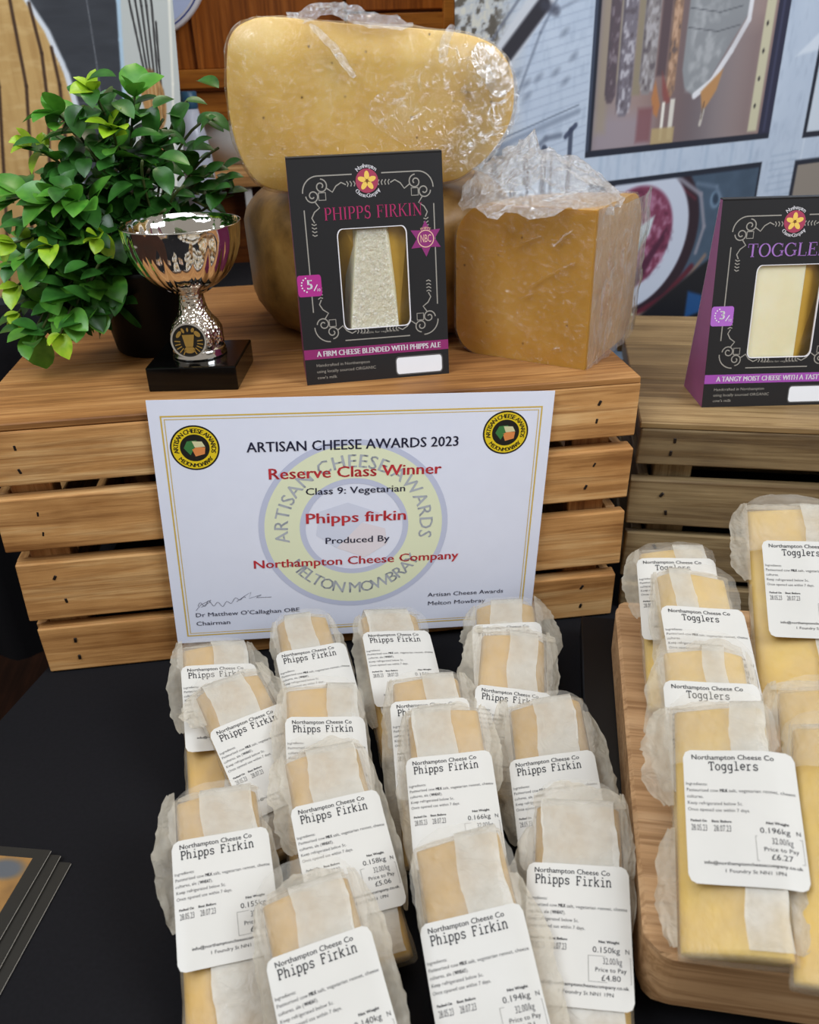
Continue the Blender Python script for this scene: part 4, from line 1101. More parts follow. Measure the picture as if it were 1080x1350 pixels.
# ================================================================== CARTONS
BW, BH, BD = .110, .1585, .050
def carton(name, label, loc, yaw, title, tint, band_mat, tag_mat, side_mat, strip, num, star, cheese_mat, wedge, wedge2):
    t = thing(name, label, 'box', loc, (0, 0, yaw))
    lean = math.asin(.022/BH)
    def ff(u, v, h=0):   # u 0..1 across, v 0..1 down from the top of the front face
        s_ = (1-v)*BH
        return (u*BW, s_*sin(lean) - h*cos(lean), s_*cos(lean) + h*sin(lean))
    Hz = BH*cos(lean); yt = BH*sin(lean)
    wx0, wx1, wy0, wy1 = .285, .748, .300, .752
    win = rrect(wx0, wy0, wx1, wy1, .035)
    # front panel with a die-cut window
    i = Ink().poly([(0, 0), (1, 0), (1, 1), (0, 1)], [win])
    o = i.build('front_panel', 'blackcard', lambda u, v: ff(u, v), t); sd = o.modifiers.new('s', 'SOLIDIFY'); sd.thickness = .0005; sd.offset = 0
    # white card edge of the window
    n = len(win); V = [ff(u, v, .0004) for u, v in win]; c_ = ((wx0+wx1)/2, (wy0+wy1)/2)
    V += [ff(c_[0]+(u-c_[0])*.972, c_[1]+(v-c_[1])*.985, .0004) for u, v in win]; V += [ff(c_[0]+(u-c_[0])*.972, c_[1]+(v-c_[1])*.985, -.0012) for u, v in win]
    mesh('window_edge', V, [(i_, (i_+1) % n, (i_+1) % n+n, i_+n) for i_ in range(n)] + [(i_+n, (i_+1) % n+n, (i_+1) % n+2*n, i_+2*n) for i_ in range(n)], 'printwhite', t)
    Ink().poly(win).build('window_film', 'cling_box', lambda u, v: ff(u, v, -.0006), t)
    yb = BD
    for nm, x in (('side_panel', 0), ('side_panel', BW)):
        s_ = 1 if x == 0 else -1
        mesh(nm, [(x, .0002, 0), (x, yb, 0), (x, yt+.006, Hz), (x, yt+.0002, Hz), (x+s_*.0005, .0002, 0), (x+s_*.0005, yb, 0), (x+s_*.0005, yt+.006, Hz), (x+s_*.0005, yt+.0002, Hz)],
             [(0, 1, 2, 3), (7, 6, 5, 4), (0, 4, 5, 1), (1, 5, 6, 2), (2, 6, 7, 3), (3, 7, 4, 0)], side_mat, t)
    mesh('back_panel', [(0, yb, 0), (BW, yb, 0), (BW, yt+.006, Hz), (0, yt+.006, Hz), (0, yb-.0005, 0), (BW, yb-.0005, 0), (BW, yt+.0055, Hz), (0, yt+.0055, Hz)],
         [(0, 1, 2, 3), (7, 6, 5, 4), (0, 4, 5, 1), (1, 5, 6, 2), (2, 6, 7, 3), (3, 7, 4, 0)], 'printwhite', t)
    bbox('top_flap', 0, BW, yt-.0006, yt+.0066, Hz-.0003, Hz+.0009, 'blackcard', t, bev=.0003)
    bbox('bottom_panel', .0006, BW-.0006, .0006, yb-.0006, .0, .0006, 'printwhite', t, bev=0)
    # gold fold line under the top edge
    def lay(ink, nm, mt, h): return ink.build(nm, mt, lambda u, v: ff(u, v, .0003+h), t)
    i = Ink()
    lw = .0075; AR = BH/BW
    def R_(pts): return [(u, v/AR) for u, v in pts]     # build ornaments in width units
    o_ = Ink()
    def L(pts, w=lw): o_.line(pts, w)
    x0, x1, y0, y1 = .088, .935, .075*AR, .80*AR
    L([(x0, y0+.20), (x0, y1-.20)]); L([(x1, y0+.20), (x1, y1-.20)]); L([(x0+.20, y1), (x1-.2, y1)])
    L([(x0+.10, y0), (.41, y0)]); L([(.60, y0), (x1-.10, y0)])
    def spiral(cx, cy, r, a0, turns, sx, sy, n=26):
        return [(cx + sx*r*(1-k/n*.78)*cos(a0+turns*2*pi*k/n), cy + sy*r*(1-k/n*.78)*sin(a0+turns*2*pi*k/n)) for k in range(n+1)]
    for sx, sy, cx, cy in ((1, 1, x0, y0), (-1, 1, x1, y0), (1, -1, x0, y1), (-1, -1, x1, y1)):
        L([(cx+sx*a_, cy+sy*b_) for a_, b_ in arc(.10, .10, .10, .10, 180, 270, 8)])
        L(spiral(cx+sx*.062, cy+sy*.118, .044, pi, -1.4, sx, sy)); L(spiral(cx+sx*.118, cy+sy*.062, .044, -pi/2, 1.4, sx, sy))
        L([(cx+sx*a_, cy+sy*b_) for a_, b_ in ((.10, .10), (.145, .10), (.145, .145), (.10, .145), (.10, .10))], lw*.8)
        L([(cx+sx*a_, cy+sy*b_) for a_, b_ in ((.155, .075), (.19, .10), (.215, .065), (.25, .045), (.28, .06))])
        L([(cx+sx*a_, cy+sy*b_) for a_, b_ in ((.075, .155), (.10, .19), (.065, .215), (.045, .25), (.06, .28))])
        for k in range(4):
            a_ = .285+k*.022
            L([(cx+sx*a_, cy+sy*.040), (cx+sx*(a_+.010), cy+sy*.055), (cx+sx*(a_+.004), cy+sy*.072)], lw*.9)
            L([(cx+sx*.040, cy+sy*a_), (cx+sx*.055, cy+sy*(a_+.010)), (cx+sx*.072, cy+sy*(a_+.004))], lw*.9)
    o_.V = [(u, v/AR) for u, v in o_.V]; lay(o_, 'printed_scrollwork', 'ornament', 0)
    # flower badge
    def W(ink): ink.V = [(u, v/AR) for u, v in ink.V]; return ink
    def flip(ink, cy): ink.V = [(u, 2*cy-v) for u, v in ink.V]; return ink
    by = .105*AR
    lay(W(Ink().disc(.505, by, .073)), 'printed_badge', 'badge', .0001)
    i = Ink()
    for k in range(5):
        a = -pi/2 + k*2*pi/5; i.disc(.505+.031*cos(a), by+.031*sin(a), .030, .016, 14, a)
    lay(W(i), 'badge_flower', 'flower', .0002); lay(W(Ink().disc(.505, by, .010)), 'badge_centre', 'flowerc', .0003)
    i = arctext(arctext(Ink(), 'Northampton', .505, 0, .079, .024, 90, 88, .02), 'Cheese Company', .505, 0, .100, .024, 270, 108, .02, inside=True)
    i.V = [(u, by-v) for u, v in i.V]; lay(W(i), 'badge_text', 'printwhite', .0001)
    def T(fn, y):          # run a y-up drawing in width units then flip
        i = Ink(); fn(i); i.V = [(u, (y*AR - v)/AR) for u, v in i.V]; return i
    lay(T(lambda i: serif(i, title, *( (.212, .862) if len(title) > 9 else (.205, .835)), 0, .078 if len(title) > 9 else .088), .262), 'printed_title', tint, .0002)
    # strength tag
    lay(Ink().poly(rrect(.0, .492, .158, .588, .016)), 'printed_tag', tag_mat, .0001)
    i = Ink(); text(i, num, .078, .0, .060, align='C', bold=.02); i.line([(.105, -.012), (.130, .028)], .006); text(i, '10', .122, -.016, .018)
    for k in range(7):
        a = radians(115+k*22); i.disc(.078+.052*cos(a), .028+.048*sin(a), .0055, n=6)
    i.V = [(u, .555-v/AR) for u, v in i.V]; lay(i, 'tag_number', 'printwhite', .0002)
    if star:
        i = Ink(); sx_, sy_ = .872, .365*AR
        i.poly([(sx_+(.115 if k % 2 == 0 else .062)*sin(k*pi/6), sy_-(.115 if k % 2 == 0 else .062)*cos(k*pi/6)) for k in range(12)])
        lay(W(i), 'printed_star', 'star', .0001)
        i = Ink(); i.ring(sx_, -sy_, .050, .056, n=36); text(i, 'NBC', sx_, -sy_-.022, .048, .075, 'C', .0)
        arctext(i, 'PHIPPS', sx_, -sy_, .059, .016, 90, 60, .02); i.V = [(u, -v) for u, v in i.V]
        lay(W(i), 'star_emblem', 'starline', .0002)
    lay(Ink().rect(0, .832, 1, .878), 'printed_band', band_mat, .0001)
    lay(T(lambda i: text(i, strip, .085, 0, .036, .86, bold=.025), .867), 'band_text', 'printwhite', .0002)
    def small(i):
        text(i, 'Handcrafted in Northampton', .075, 0, .020, .37); text(i, 'using locally sourced ORGANIC', .075, -.042, .020, .41); text(i, "cow's milk", .075, -.084, .020, .135)
    lay(T(small, .915), 'printed_small_text', 'ornament', .0001)
    lay(T(lambda i: text(i, 'Suitable for vegetarians', .40, 0, .014, .26), .775), 'printed_note', 'ornament', .0001)
    lay(Ink().poly(rrect(.625, .898, .955, .985, .022)), 'blank_label', 'white', .0001)
    lay(Ink().poly(rrect(.622, .896, .958, .987, .024), [rrect(.630, .902, .950, .981, .018)]), 'label_border', 'greyink' if star else 'greyink', .00015)
    # cheese inside: pale piece and its golden flank
    V = [(BW*a_, b_, c_) for a_, b_, c_ in wedge2]
    mesh('cheese_flank', V, [(0, 1, 2, 3), (7, 6, 5, 4), (0, 4, 5, 1), (1, 5, 6, 2), (2, 6, 7, 3), (3, 7, 4, 0)], 'cheese_pack', t)
    V = [(BW*a_, b_, c_) for a_, b_, c_ in wedge]
    n = len(V)//2
    o = mesh('cheese_piece', V, [tuple(range(n)), tuple(range(n, 2*n))[::-1]] + [(i_, i_+n, (i_+1) % n+n, (i_+1) % n) for i_ in range(n)], cheese_mat[0], t)
    bv = o.modifiers.new('b', 'BEVEL'); bv.width = .0012; bv.segments = 2
    if cheese_mat[1]:
        # wrinkled film over the face
        V = []; F = []; nu, nv = 26, 40
        f0 = V_ = [Vector(v) for v in (V_ for V_ in [(BW*a_, b_, c_) for a_, b_, c_ in wedge[:4]])]
        for j in range(nv+1):
            for i_ in range(nu+1):
                a_, b_ = i_/nu, j/nv
                p = f0[0].lerp(f0[1], a_).lerp(f0[3].lerp(f0[2], a_), b_)
                p.y -= .0012 + .0016*abs(fbm(p, 170, 5)); V.append(p)
        for j in range(nv):
            for i_ in range(nu): F.append((j*(nu+1)+i_, j*(nu+1)+i_+1, (j+1)*(nu+1)+i_+1, (j+1)*(nu+1)+i_))
        mesh('film_wrap', V, F, 'cling_bright', o)
    return t
carton('cheese_carton', 'black windowed carton with pink title and star badge, standing before the big cheeses', (-.0053, .0332, .2218), radians(2), 'PHIPPS FIRKIN', 'titlepink', 'magenta', 'tagmag', 'sidemag',
       'A FIRM CHEESE BLENDED WITH PHIPPS ALE', '5', True, ('cheese_window', True),
       [(.33, .0068, .0335), (.665, .0068, .0335), (.615, .0185, .108), (.42, .0185, .108), (.30, .026, .0335), (.70, .030, .0335), (.66, .030, .114), (.36, .030, .110)], [(.665, .012, .0335), (.80, .020, .0335), (.78, .024, .122), (.30, .024, .118), (.30, .034, .0335), (.80, .034, .0335), (.78, .034, .122), (.30, .034, .118)])
carton('cheese_carton', 'black windowed carton with lilac title and mauve side on the grey crate', (.3121, .0277, .1806), radians(-7.6), 'TOGGLERS', 'titlelilac', 'purple', 'taglil', 'sidemag2',
       'A TANGY MOIST CHEESE WITH A TASTY BITE', '3', False, ('cheese_window', False),
       [(.20, .0068, .030), (.64, .0068, .030), (.64, .0190, .122), (.24, .0190, .122), (.20, .030, .030), (.64, .030, .030), (.64, .030, .125), (.24, .030, .124)], [(.64, .0085, .030), (.85, .022, .030), (.85, .028, .125), (.64, .020, .125), (.64, .032, .030), (.85, .032, .030), (.85, .034, .125), (.64, .034, .125)])

# ================================================================== WOODEN BOARD UNDER THE TOGGLERS
bdT = Matrix.Translation((.1335, -.3395, .0)) @ Matrix.Rotation(radians(-17), 4, 'Z')
bd_ = thing('wooden_board', 'thick light wooden board with rounded corner under the pale cheese packs', 'board', mat4=bdT)
pts = rrect(0, 0, .40, .295, .016, 8)
n = len(pts); V = []; F = []
for r_, z in ((.002, .0203), (0, .0223), (0, .0577), (.0025, .0597)):
    for p in pts:
        x = min(max(p[0], r_), .40-r_); y = min(max(p[1], r_), .295-r_); V.append((x, y, z))
for j in range(3):
    for i in range(n): F.append((j*n+i, j*n+(i+1) % n, (j+1)*n+(i+1) % n, (j+1)*n+i))
F.append(tuple(range(n))[::-1]); F.append(tuple(3*n+i for i in range(n)))
mesh('board_body', V, F, 'board', bd_)
rz = bbox('riser_box', .17, .46, -.27, -.06, .0006, .020, 'black'); rz.rotation_euler = (0, 0, radians(-17)); tag(rz, 'low black riser hidden in shadow beneath the light wooden board', 'riser')

# ================================================================== LEAFLETS
def leaflet(label, corner, ang, z, dz, picture):
    t = thing('leaflet', label, 'leaflet', (corner[0], corner[1], z), (0, 0, ang), 'leaflets fanned at bottom left')
    bbox('card', -.150, 0, -.105, 0, 0, .0007, 'photo_edge', t, bev=.0001)
    bbox('white_edge', -.150, .0003, -.1052, -.0001, -.00025, .0, 'ornament', t, bev=0)
    if picture:
        us = np.arange(-.146, -.0075, .0011); vs = np.arange(-.096, -.0065, .0011)
        def pf(U, Z):
            p = Paint(U, Z, '#7a5a34'); p.blend(p.nz(90, 90, 3), '#b98a4a', .7)
            p.line([(-.040, -.008), (-.075, -.07)], .009, '#dfa9bd', 1, .003); p.line([(-.052, -.010), (-.085, -.06)], .003, '#e9d9c0', 1, .002)
            p.ell(-.022, -.016, .012, .007, '#55585c', 0, 1, .004); p.ell(-.032, -.033, .012, .010, '#b97d28', .4, 1, .005)
            p.ell(-.038, -.052, .010, .009, '#5f8fb0', .3, 1, .003); p.line([(-.05, -.040), (-.026, -.040)], .003, '#e9e4d8', 1, .002)
            p.ell(-.038, -.054, .004, .003, '#1e4468', .3, 1, .002); p.ell(-.041, -.073, .003, .003, '#efe6da'); p.ell(-.048, -.075, .003, .002, '#efe6da')
            p.blend(p.rectmask(-.2, -.096, -.055, -.02, .01)*p.nz(60, 60, 8), '#30241c', .9); return p.c
        V = [(u, v, .0008) for v in vs for u in us]; nx = len(us)
        o = mesh('printed_photo', V, [(j*nx+i, j*nx+i+1, (j+1)*nx+i+1, (j+1)*nx+i) for j in range(len(vs)-1) for i in range(nx-1)], 'photo', t)
        U, Zz = np.meshgrid(us, vs); rgb = np.clip(pf(U, Zz).reshape(-1, 3), 0, 1); l = np.where(rgb <= .04045, rgb/12.92, ((rgb+.055)/1.055)**2.4)
        a = o.data.color_attributes.new('paint', 'FLOAT_COLOR', 'POINT'); a.data.foreach_set('color', np.concatenate([l, np.ones((len(l), 1))], 1).astype(np.float32).ravel())
leaflet('lowest dark leaflet of the fan, only its pale right edge showing', (-.1785, -.1945), radians(-14), .0012, 0, False)
leaflet('middle dark leaflet of the fan at bottom left', (-.1855, -.1895), radians(-13), .0034, 0, False)
leaflet('top dark leaflet of the fan with food photograph', (-.1915, -.1865), radians(-14), .0056, 0, True)

# ================================================================== WRAPPED CHEESE PACKS
PD = .010
LW, LH = .053, .066
TXT = {}
def label_inks(kind, weight, price):
    """black, grey and rule inks; u in 0..53 mm, v in 0..-65 mm"""
    if kind not in TXT:
        a = Ink()
        text(a, 'Northampton Cheese Co', 4.0, -4.9, 2.5, 39.5, bold=.01)
        if kind == 'P': slab(a, 'Phipps Firkin', 4.6, -10.3, 4.2, 3.05, .085)
        else: slab(a, 'Togglers', 12.2, -10.3, 4.1, 2.98, .085)
        text(a, 'Packed On', 2.2, -36.9, 1.2, 7.6, bold=.03); text(a, 'Best Before', 12, -36.9, 1.2, 9.2, bold=.03)
        text(a, 'Net Weight', 36.6, -36.9, 1.25, 10.2, bold=.03)
        text(a, 'info@northamptoncheesecompany.co.uk', 7.5, -56.8, 1.5, 43, bold=.01); text(a, '1 Foundry St NN1 1PN', 16.4, -60.2, 1.6, 27)
        g = Ink()
        text(g, 'Ingredients:', .8, -18.4, 1.5, 10.5)
        text(g, 'Pasteurised cow', 1.0, -21.6, 1.6, 15.2); text(a, 'MILK', 16.7, -21.6, 1.6, 3.8, bold=.03); text(g, 'salt, vegetarian rennet, cheese', 21, -21.6, 1.6, 30.5)
        text(g, 'cultures.' if kind == 'T' else 'cultures, ale (', 1.0, -24.9, 1.6, 8 if kind == 'T' else 12.4)
        if kind == 'P': text(a, 'WHEAT', 13.6, -24.9, 1.6, 5.6, bold=.03); text(g, ').', 19.3, -24.9, 1.6)
        text(g, 'Keep refrigerated below 5c.', 1.2, -28.2, 1.6, 26); text(g, 'Once opened use within 7 days.', 1.2, -31.5, 1.6, 29)
        text(g, '28.05.23', 2.4, -41.2, 3.0, 7.6); text(g, '28.07.23', 12.8, -41.2, 3.0, 8.2); text(g, '32.00/kg', 38.4, -46.2, 2.9, 9.4)
        r = Ink(); x0, y0, x1, y1 = 31.4, -54.2, 52.0, -42.6
        for q in ((x0, y0, x1, y0+.22), (x0, y1-.22, x1, y1), (x0, y0, x0+.22, y1), (x1-.22, y0, x1, y1)): r.rect(*q)
        TXT[kind] = (a, g, r)
    a0, g, r = TXT[kind]
    a = Ink(); a.addm(list(a0.V), list(a0.F))
    text(a, weight + 'kg', 33.6, -41.2, 2.6, 13.4); text(a, 'N', 49.4, -41.0, 2.0)
    text(a, 'Price to Pay', 34.6, -49.6, 1.9, 15.2); text(a, '£' + price, 42.2, -53.4, 2.5, 9.6, 'C')
    return a, g, r

def pack(code, label, kind, loc, yaw, tau, roll, L, labz, weight, price, band=(.1, .8), flaps=(), lx=0.0, lrot=0.0, wtop=.93, hw=.0262, seed=1, group=None, bandtop=.006, hood=.008):
    Mx = Matrix.Translation(loc) @ Matrix.Rotation(radians(yaw), 4, 'Z') @ Matrix.Rotation(-(pi/2 - radians(tau)), 4, 'X') @ Matrix.Rotation(radians(roll), 4, 'Z')
    t = thing('cheese_pack', label, 'cheese', mat4=Mx, group=group)
    def hwz(z): return hw*(wtop + (1-wtop)*(1-z/L))
    fb0, fb1 = max(.16, band[0]), min(.90, band[1])
    if band[1] >= .98: fb1 = .97
    def shape(w, d):
        f0, f1 = -w+2*w*fb0, -w+2*w*fb1
        P = [(-w, d), (0, d*1.02), (w, d), (w*1.0, 0), (w*.99 if fb1 > .93 else w*.97, -.25*d), (f1, -d), ((f0+f1)/2, -d*1.01), (f0, -d), (-w*.97, -.25*d), (-w, 0)]
        for _ in range(3):
            Q = []
            for i in range(len(P)):
                p, q = P[i], P[(i+1) % len(P)]
                Q += [(p[0]*.8+q[0]*.2, p[1]*.8+q[1]*.2), (p[0]*.2+q[0]*.8, p[1]*.2+q[1]*.8)]
            P = Q
        L_ = [0]
        for i in range(len(P)): p, q = P[i], P[(i+1) % len(P)]; L_.append(L_[-1]+math.hypot(p[0]-q[0], p[1]-q[1]))
        return P, L_
    base_P, base_L = shape(1.0, 1.0*PD/hw)
    def section(a, z, inset, nz_):
        f_ = (a/(2*pi)) % 1 * base_L[-1]
        import bisect
        k = min(bisect.bisect_right(base_L, f_)-1, len(base_P)-1); p, q = base_P[k], base_P[(k+1) % len(base_P)]
        u = (f_-base_L[k])/max(1e-9, base_L[k+1]-base_L[k])
        x, y = p[0]+(q[0]-p[0])*u, p[1]+(q[1]-p[1])*u
        return x*(hwz(z)-inset), y*hw*(1-inset/PD)
    def body(name, inset, mat, cap, wr, nr=30, na=56):
        V, F = [], []
        zl, zh = inset*1.5, L-inset*1.5
        rings = []
        for k in range(cap): rings.append((zl + .003*(1-cos(pi/2*k/cap)) , .80+.20*sin(pi/2*k/cap)))
        for k in range(nr+1): rings.append((zl+.003+(zh-zl-.006)*k/nr, 1))
        for k in range(cap-1, -1, -1): rings.append((zh - .003*(1-cos(pi/2*k/cap)), .80+.20*sin(pi/2*k/cap)))
        for z, s_ in rings:
            for i in range(na):
                a = 2*pi*(i+.5)/na; x, y = section(a, z, inset, 0); x *= (.92+.08*s_); y *= s_
                if wr:
                    f_ = (noise.noise(Vector((x*90+seed*7, y*90, z*60)))+.5*noise.noise(Vector((x*210, y*210+seed, z*150))))*wr*(1+1.5*max(0, (z/L-.8)*5))
                    r_ = math.hypot(x, y) or 1; k_ = f_ if y > -PD*.7 else f_*.35
                    x += x/r_*k_; y += y/r_*k_
                V.append((x, y, z))
        m_ = len(rings)
        for j in range(m_-1):
            for i in range(na): F.append((j*na+i, j*na+(i+1) % na, (j+1)*na+(i+1) % na, (j+1)*na+i))
        F.append(tuple(range(na))[::-1]); F.append(tuple((m_-1)*na+i for i in range(na)))
        return mesh(name, V, F, mat, t, smooth=True)
    body('cheese_piece', .0014, 'cheese_pack' if kind == 'P' else 'cheese_pack2', 2, 0, 10, 40)
    body('wrapper', 0, 'wax', 3, .0011)
    # doubled strip of paper down the face and over the top edge
    V, F = [], []
    b0, b1 = band; nx, ny = 10, 34; path = []
    for j in range(ny+1):
        z = .004 + (L-.006)*j/ny; path.append((-PD-.0007, z))
    path += [(-PD+.0006, L+.0006), (-PD+.006, L+.0012), (-PD+.006+bandtop, L+.0010)]
    for j, (y, z) in enumerate(path):
        for i in range(nx+1):
            zz = min(z, L); w = hwz(zz)-.0012
            wav = .0009*sin(z*140+seed)+.0007*noise.noise(Vector((z*200, seed, 0)))
            x = -w + 2*w*(b0+(b1-b0)*i/nx) + (wav if i in (0, nx) else 0)
            yy = y - (.0004*noise.noise(Vector((x*150, z*150, seed)))+.0002 if j <= ny else 0)
            V.append((max(-w, min(w, x)), yy, z))
    for j in range(len(path)-1):
        for i in range(nx): F.append((j*(nx+1)+i, j*(nx+1)+i+1, (j+1)*(nx+1)+i+1, (j+1)*(nx+1)+i))
    mesh('paper_strip', V, F, 'wax_band', t, smooth=True)
    # loose flaps of wrapping paper: (side, z0, z1, width, drop)
    for k, (side, z0, z1, wd_, drop) in enumerate(flaps):
        V, F = [], []; nu, nv = 26, 9; z0 *= L; z1 *= L; wd_ *= 1.0
        for j in range(nv+1):
            s_ = j/nv
            for i in range(nu+1):
                r_ = i/nu
                if side in 'LR':
                    sg_ = -1 if side == 'L' else 1
                    z = z0+(z1-z0)*r_; env = (sin(pi*min(1, max(0, r_*.94+.03)))**.45)*(1+.28*noise.noise(Vector((r_*5, seed*3.1+k, 0)))+.16*noise.noise(Vector((r_*17, seed+k, 4)))+.07*noise.noise(Vector((r_*39, seed, k))))
                    x = sg_*(hwz(min(z, L))-.0008 + s_*wd_*env); y = -PD*.45 + s_*drop - .0030*s_*abs(noise.noise(Vector((z*95+x*60, s_*2.2, seed+k+9)))) + .0020*s_*noise.noise(Vector((z*160, s_*4, seed+k))) + .0012*s_*sin(z*230+seed)
                    V.append((x, y, z + .002*s_*noise.noise(Vector((r_*9, s_*3, seed)))))
                else:
                    x = -hwz(L)*1.0 + 2*hwz(L)*(z0/L+(z1-z0)/L*r_); env = (sin(pi*min(1, r_*.9+.05))**.35)*(1+.35*noise.noise(Vector((r_*4, seed*1.7+k, 0)))+.1*noise.noise(Vector((r_*15, seed, 2))))
                    z = L-.0025 + s_*wd_*env; y = -PD*.55 + s_*drop + .0022*s_*noise.noise(Vector((x*170, s_*4, seed+k)))
                    V.append((x, y, z))
        for j in range(nv):
            for i in range(nu): F.append((j*(nu+1)+i, j*(nu+1)+i+1, (j+1)*(nu+1)+i+1, (j+1)*(nu+1)+i))
        mesh('wrapper_flap', V, F, 'wax_flap', t, smooth=True)
    # crumpled hood of paper over the head of the pack, tucked under the label
    if hood:
        V, F = [], []; nu, nv = 30, 22; z0h = labz-.006; H_ = L + hood - z0h; pk = .35*noise.noise(Vector((seed*2.3, 0, 0)))
        for j in range(nv+1):
            t_ = j/nv; z = z0h + H_*t_
            half_ = (hwz(min(z, L))+.0035*min(1, t_*3)) * max(.0, 1-max(0, (t_-.45)/.57)**2.6)**.5
            half_ *= 1 + .07*noise.noise(Vector((t_*9, seed, 1)))
            for i in range(nu+1):
                u = i/nu*2-1; x = u*half_ + pk*.02*t_*t_
                edge = max(0, abs(x)-hwz(min(max(z, 0), L))*.72); over = max(0, z-(L-.003))
                cz_ = z - .10*half_*abs(u)**2*(t_ > .6)*0
                y = -PD-.0011 + .55*edge + .62*over - (.0004+.0016*max(0, t_-.35))*abs(noise.noise(Vector((x*110, z*120, seed*1.3))))*1.6 - .0010*max(0, t_-.4)*abs(noise.noise(Vector((x*260+z*120, z*90, seed))))
                V.append((x, y, cz_))
        for j in range(nv):
            for i in range(nu): F.append((j*(nu+1)+i, j*(nu+1)+i+1, (j+1)*(nu+1)+i+1, (j+1)*(nu+1)+i))
        mesh('wrapper_hood', V, F, 'wax_hood', t, smooth=True)
    # label
    cr_, sr_ = cos(radians(lrot)), sin(radians(lrot))
    def lf(u, v, h=0):
        x0 = (u-LW/2); x = lx + x0*cr_ - v*sr_; z = labz + x0*sr_ + v*cr_
        over = max(0, abs(x) - hwz(min(max(z, 0), L)) + .003)
        y = -PD - .0022 - h + .30*over - .0003*sin(z*110+seed) + .00025*sin(x*160+seed)
        return (x, y, z)
    n = 14; pts = rrect(0, -LH, LW, 0, .003, 3)
    # rounded sheet as a grid clipped at the corners
    V, F = [], []; nx, ny = 14, 16
    for j in range(ny+1):
        for i in range(nx+1):
            u, v = LW*i/nx, -LH*j/ny
            if i in (0, nx) and j in (0, ny): u += (.0012 if i == 0 else -.0012); v += (-.0012 if j == 0 else .0012)
            V.append(lf(u, v))
    for j in range(ny):
        for i in range(nx): F.append((j*(nx+1)+i, (j+1)*(nx+1)+i, (j+1)*(nx+1)+i+1, j*(nx+1)+i+1))
    lb = mesh('paper_label', V, F, 'label', t, smooth=True)
    a, g, r = label_inks(kind, weight, price)
    for nm, ink_, mt in (('printed_text', a, 'ink'), ('printed_small_text', g, 'greyink'), ('price_frame', r, 'rule')):
        ink_.build(nm, mt, lambda u, v: lf(u/1000, v/1000, .00018), lb)
    return t

PT = {
'A1':(-0.0785, -0.1821, 0.0157, 6.0, 20.0, 14.0, 0.125, 0.1036),
'A2':(-0.0312, -0.2181, 0.0153, 24.0, 22.0, 2.0, 0.125, 0.0919),
'A3':(-0.0662, -0.3292, 0.0123, 6.0, 22.0, 6.0, 0.13, 0.1031),
'B1':(-0.008, -0.1526, 0.0124, 9.0, 20.0, 4.0, 0.125, 0.092),
'B2':(-0.0148, -0.2439, 0.0155, 0.0, 22.0, 14.0, 0.125, 0.0991),
'B3':(0.0021, -0.3018, 0.0153, 9.0, 22.0, 4.0, 0.125, 0.0917),
'B4':(-0.0043, -0.3918, 0.0123, 12.0, 22.0, -4.0, 0.125, 0.096),
'C1':(0.0482, -0.1573, 0.0158, 3.0, 16.0, 10.0, 0.125, 0.1019),
'C2':(0.0524, -0.2424, 0.0123, -3.0, 22.0, 2.0, 0.125, 0.1046),
'C3':(0.058, -0.2817, 0.0183, -3.0, 22.0, -4.0, 0.125, 0.0916),
'C4':(0.0607, -0.3857, 0.0154, 3.0, 24.0, -14.0, 0.13, 0.0906),
'D1':(0.1167, -0.1579, 0.0125, -9.0, 18.0, -4.0, 0.125, 0.1003),
'D2':(0.0989, -0.2063, 0.0154, -15.0, 22.0, 8.0, 0.125, 0.0779),
'D3':(0.1199, -0.2819, 0.0155, -6.0, 22.0, -14.0, 0.125, 0.0856),
'D4':(0.0961, -0.3679, 0.0122, -15.0, 24.0, -8.0, 0.13, 0.0955),
'E1':(0.216, -0.1998, 0.0723, -15.0, 22.0, -4.0, 0.125, 0.1117),
'E2':(0.2164, -0.2415, 0.0783, -12.0, 22.0, 4.0, 0.125, 0.0935),
'E3':(0.1882, -0.3102, 0.0723, -15.0, 22.0, -2.0, 0.125, 0.0992),
'E4':(0.1672, -0.3595, 0.0755, -18.0, 22.0, -14.0, 0.125, 0.0964),
'F1':(0.2887, -0.2121, 0.0709, -15.0, 38.0, -2.0, 0.14, 0.1124),
'F2':(0.2253, -0.3528, 0.0755, -21.0, 22.0, -14.0, 0.125, 0.098),
'F3':(0.2093, -0.3884, 0.0845, -24.0, 22.0, -14.0, 0.125, 0.1047),
}
G1 = 'wrapped golden cheese packs on the black cloth'; G2 = 'wrapped pale cheese packs on the wooden board'
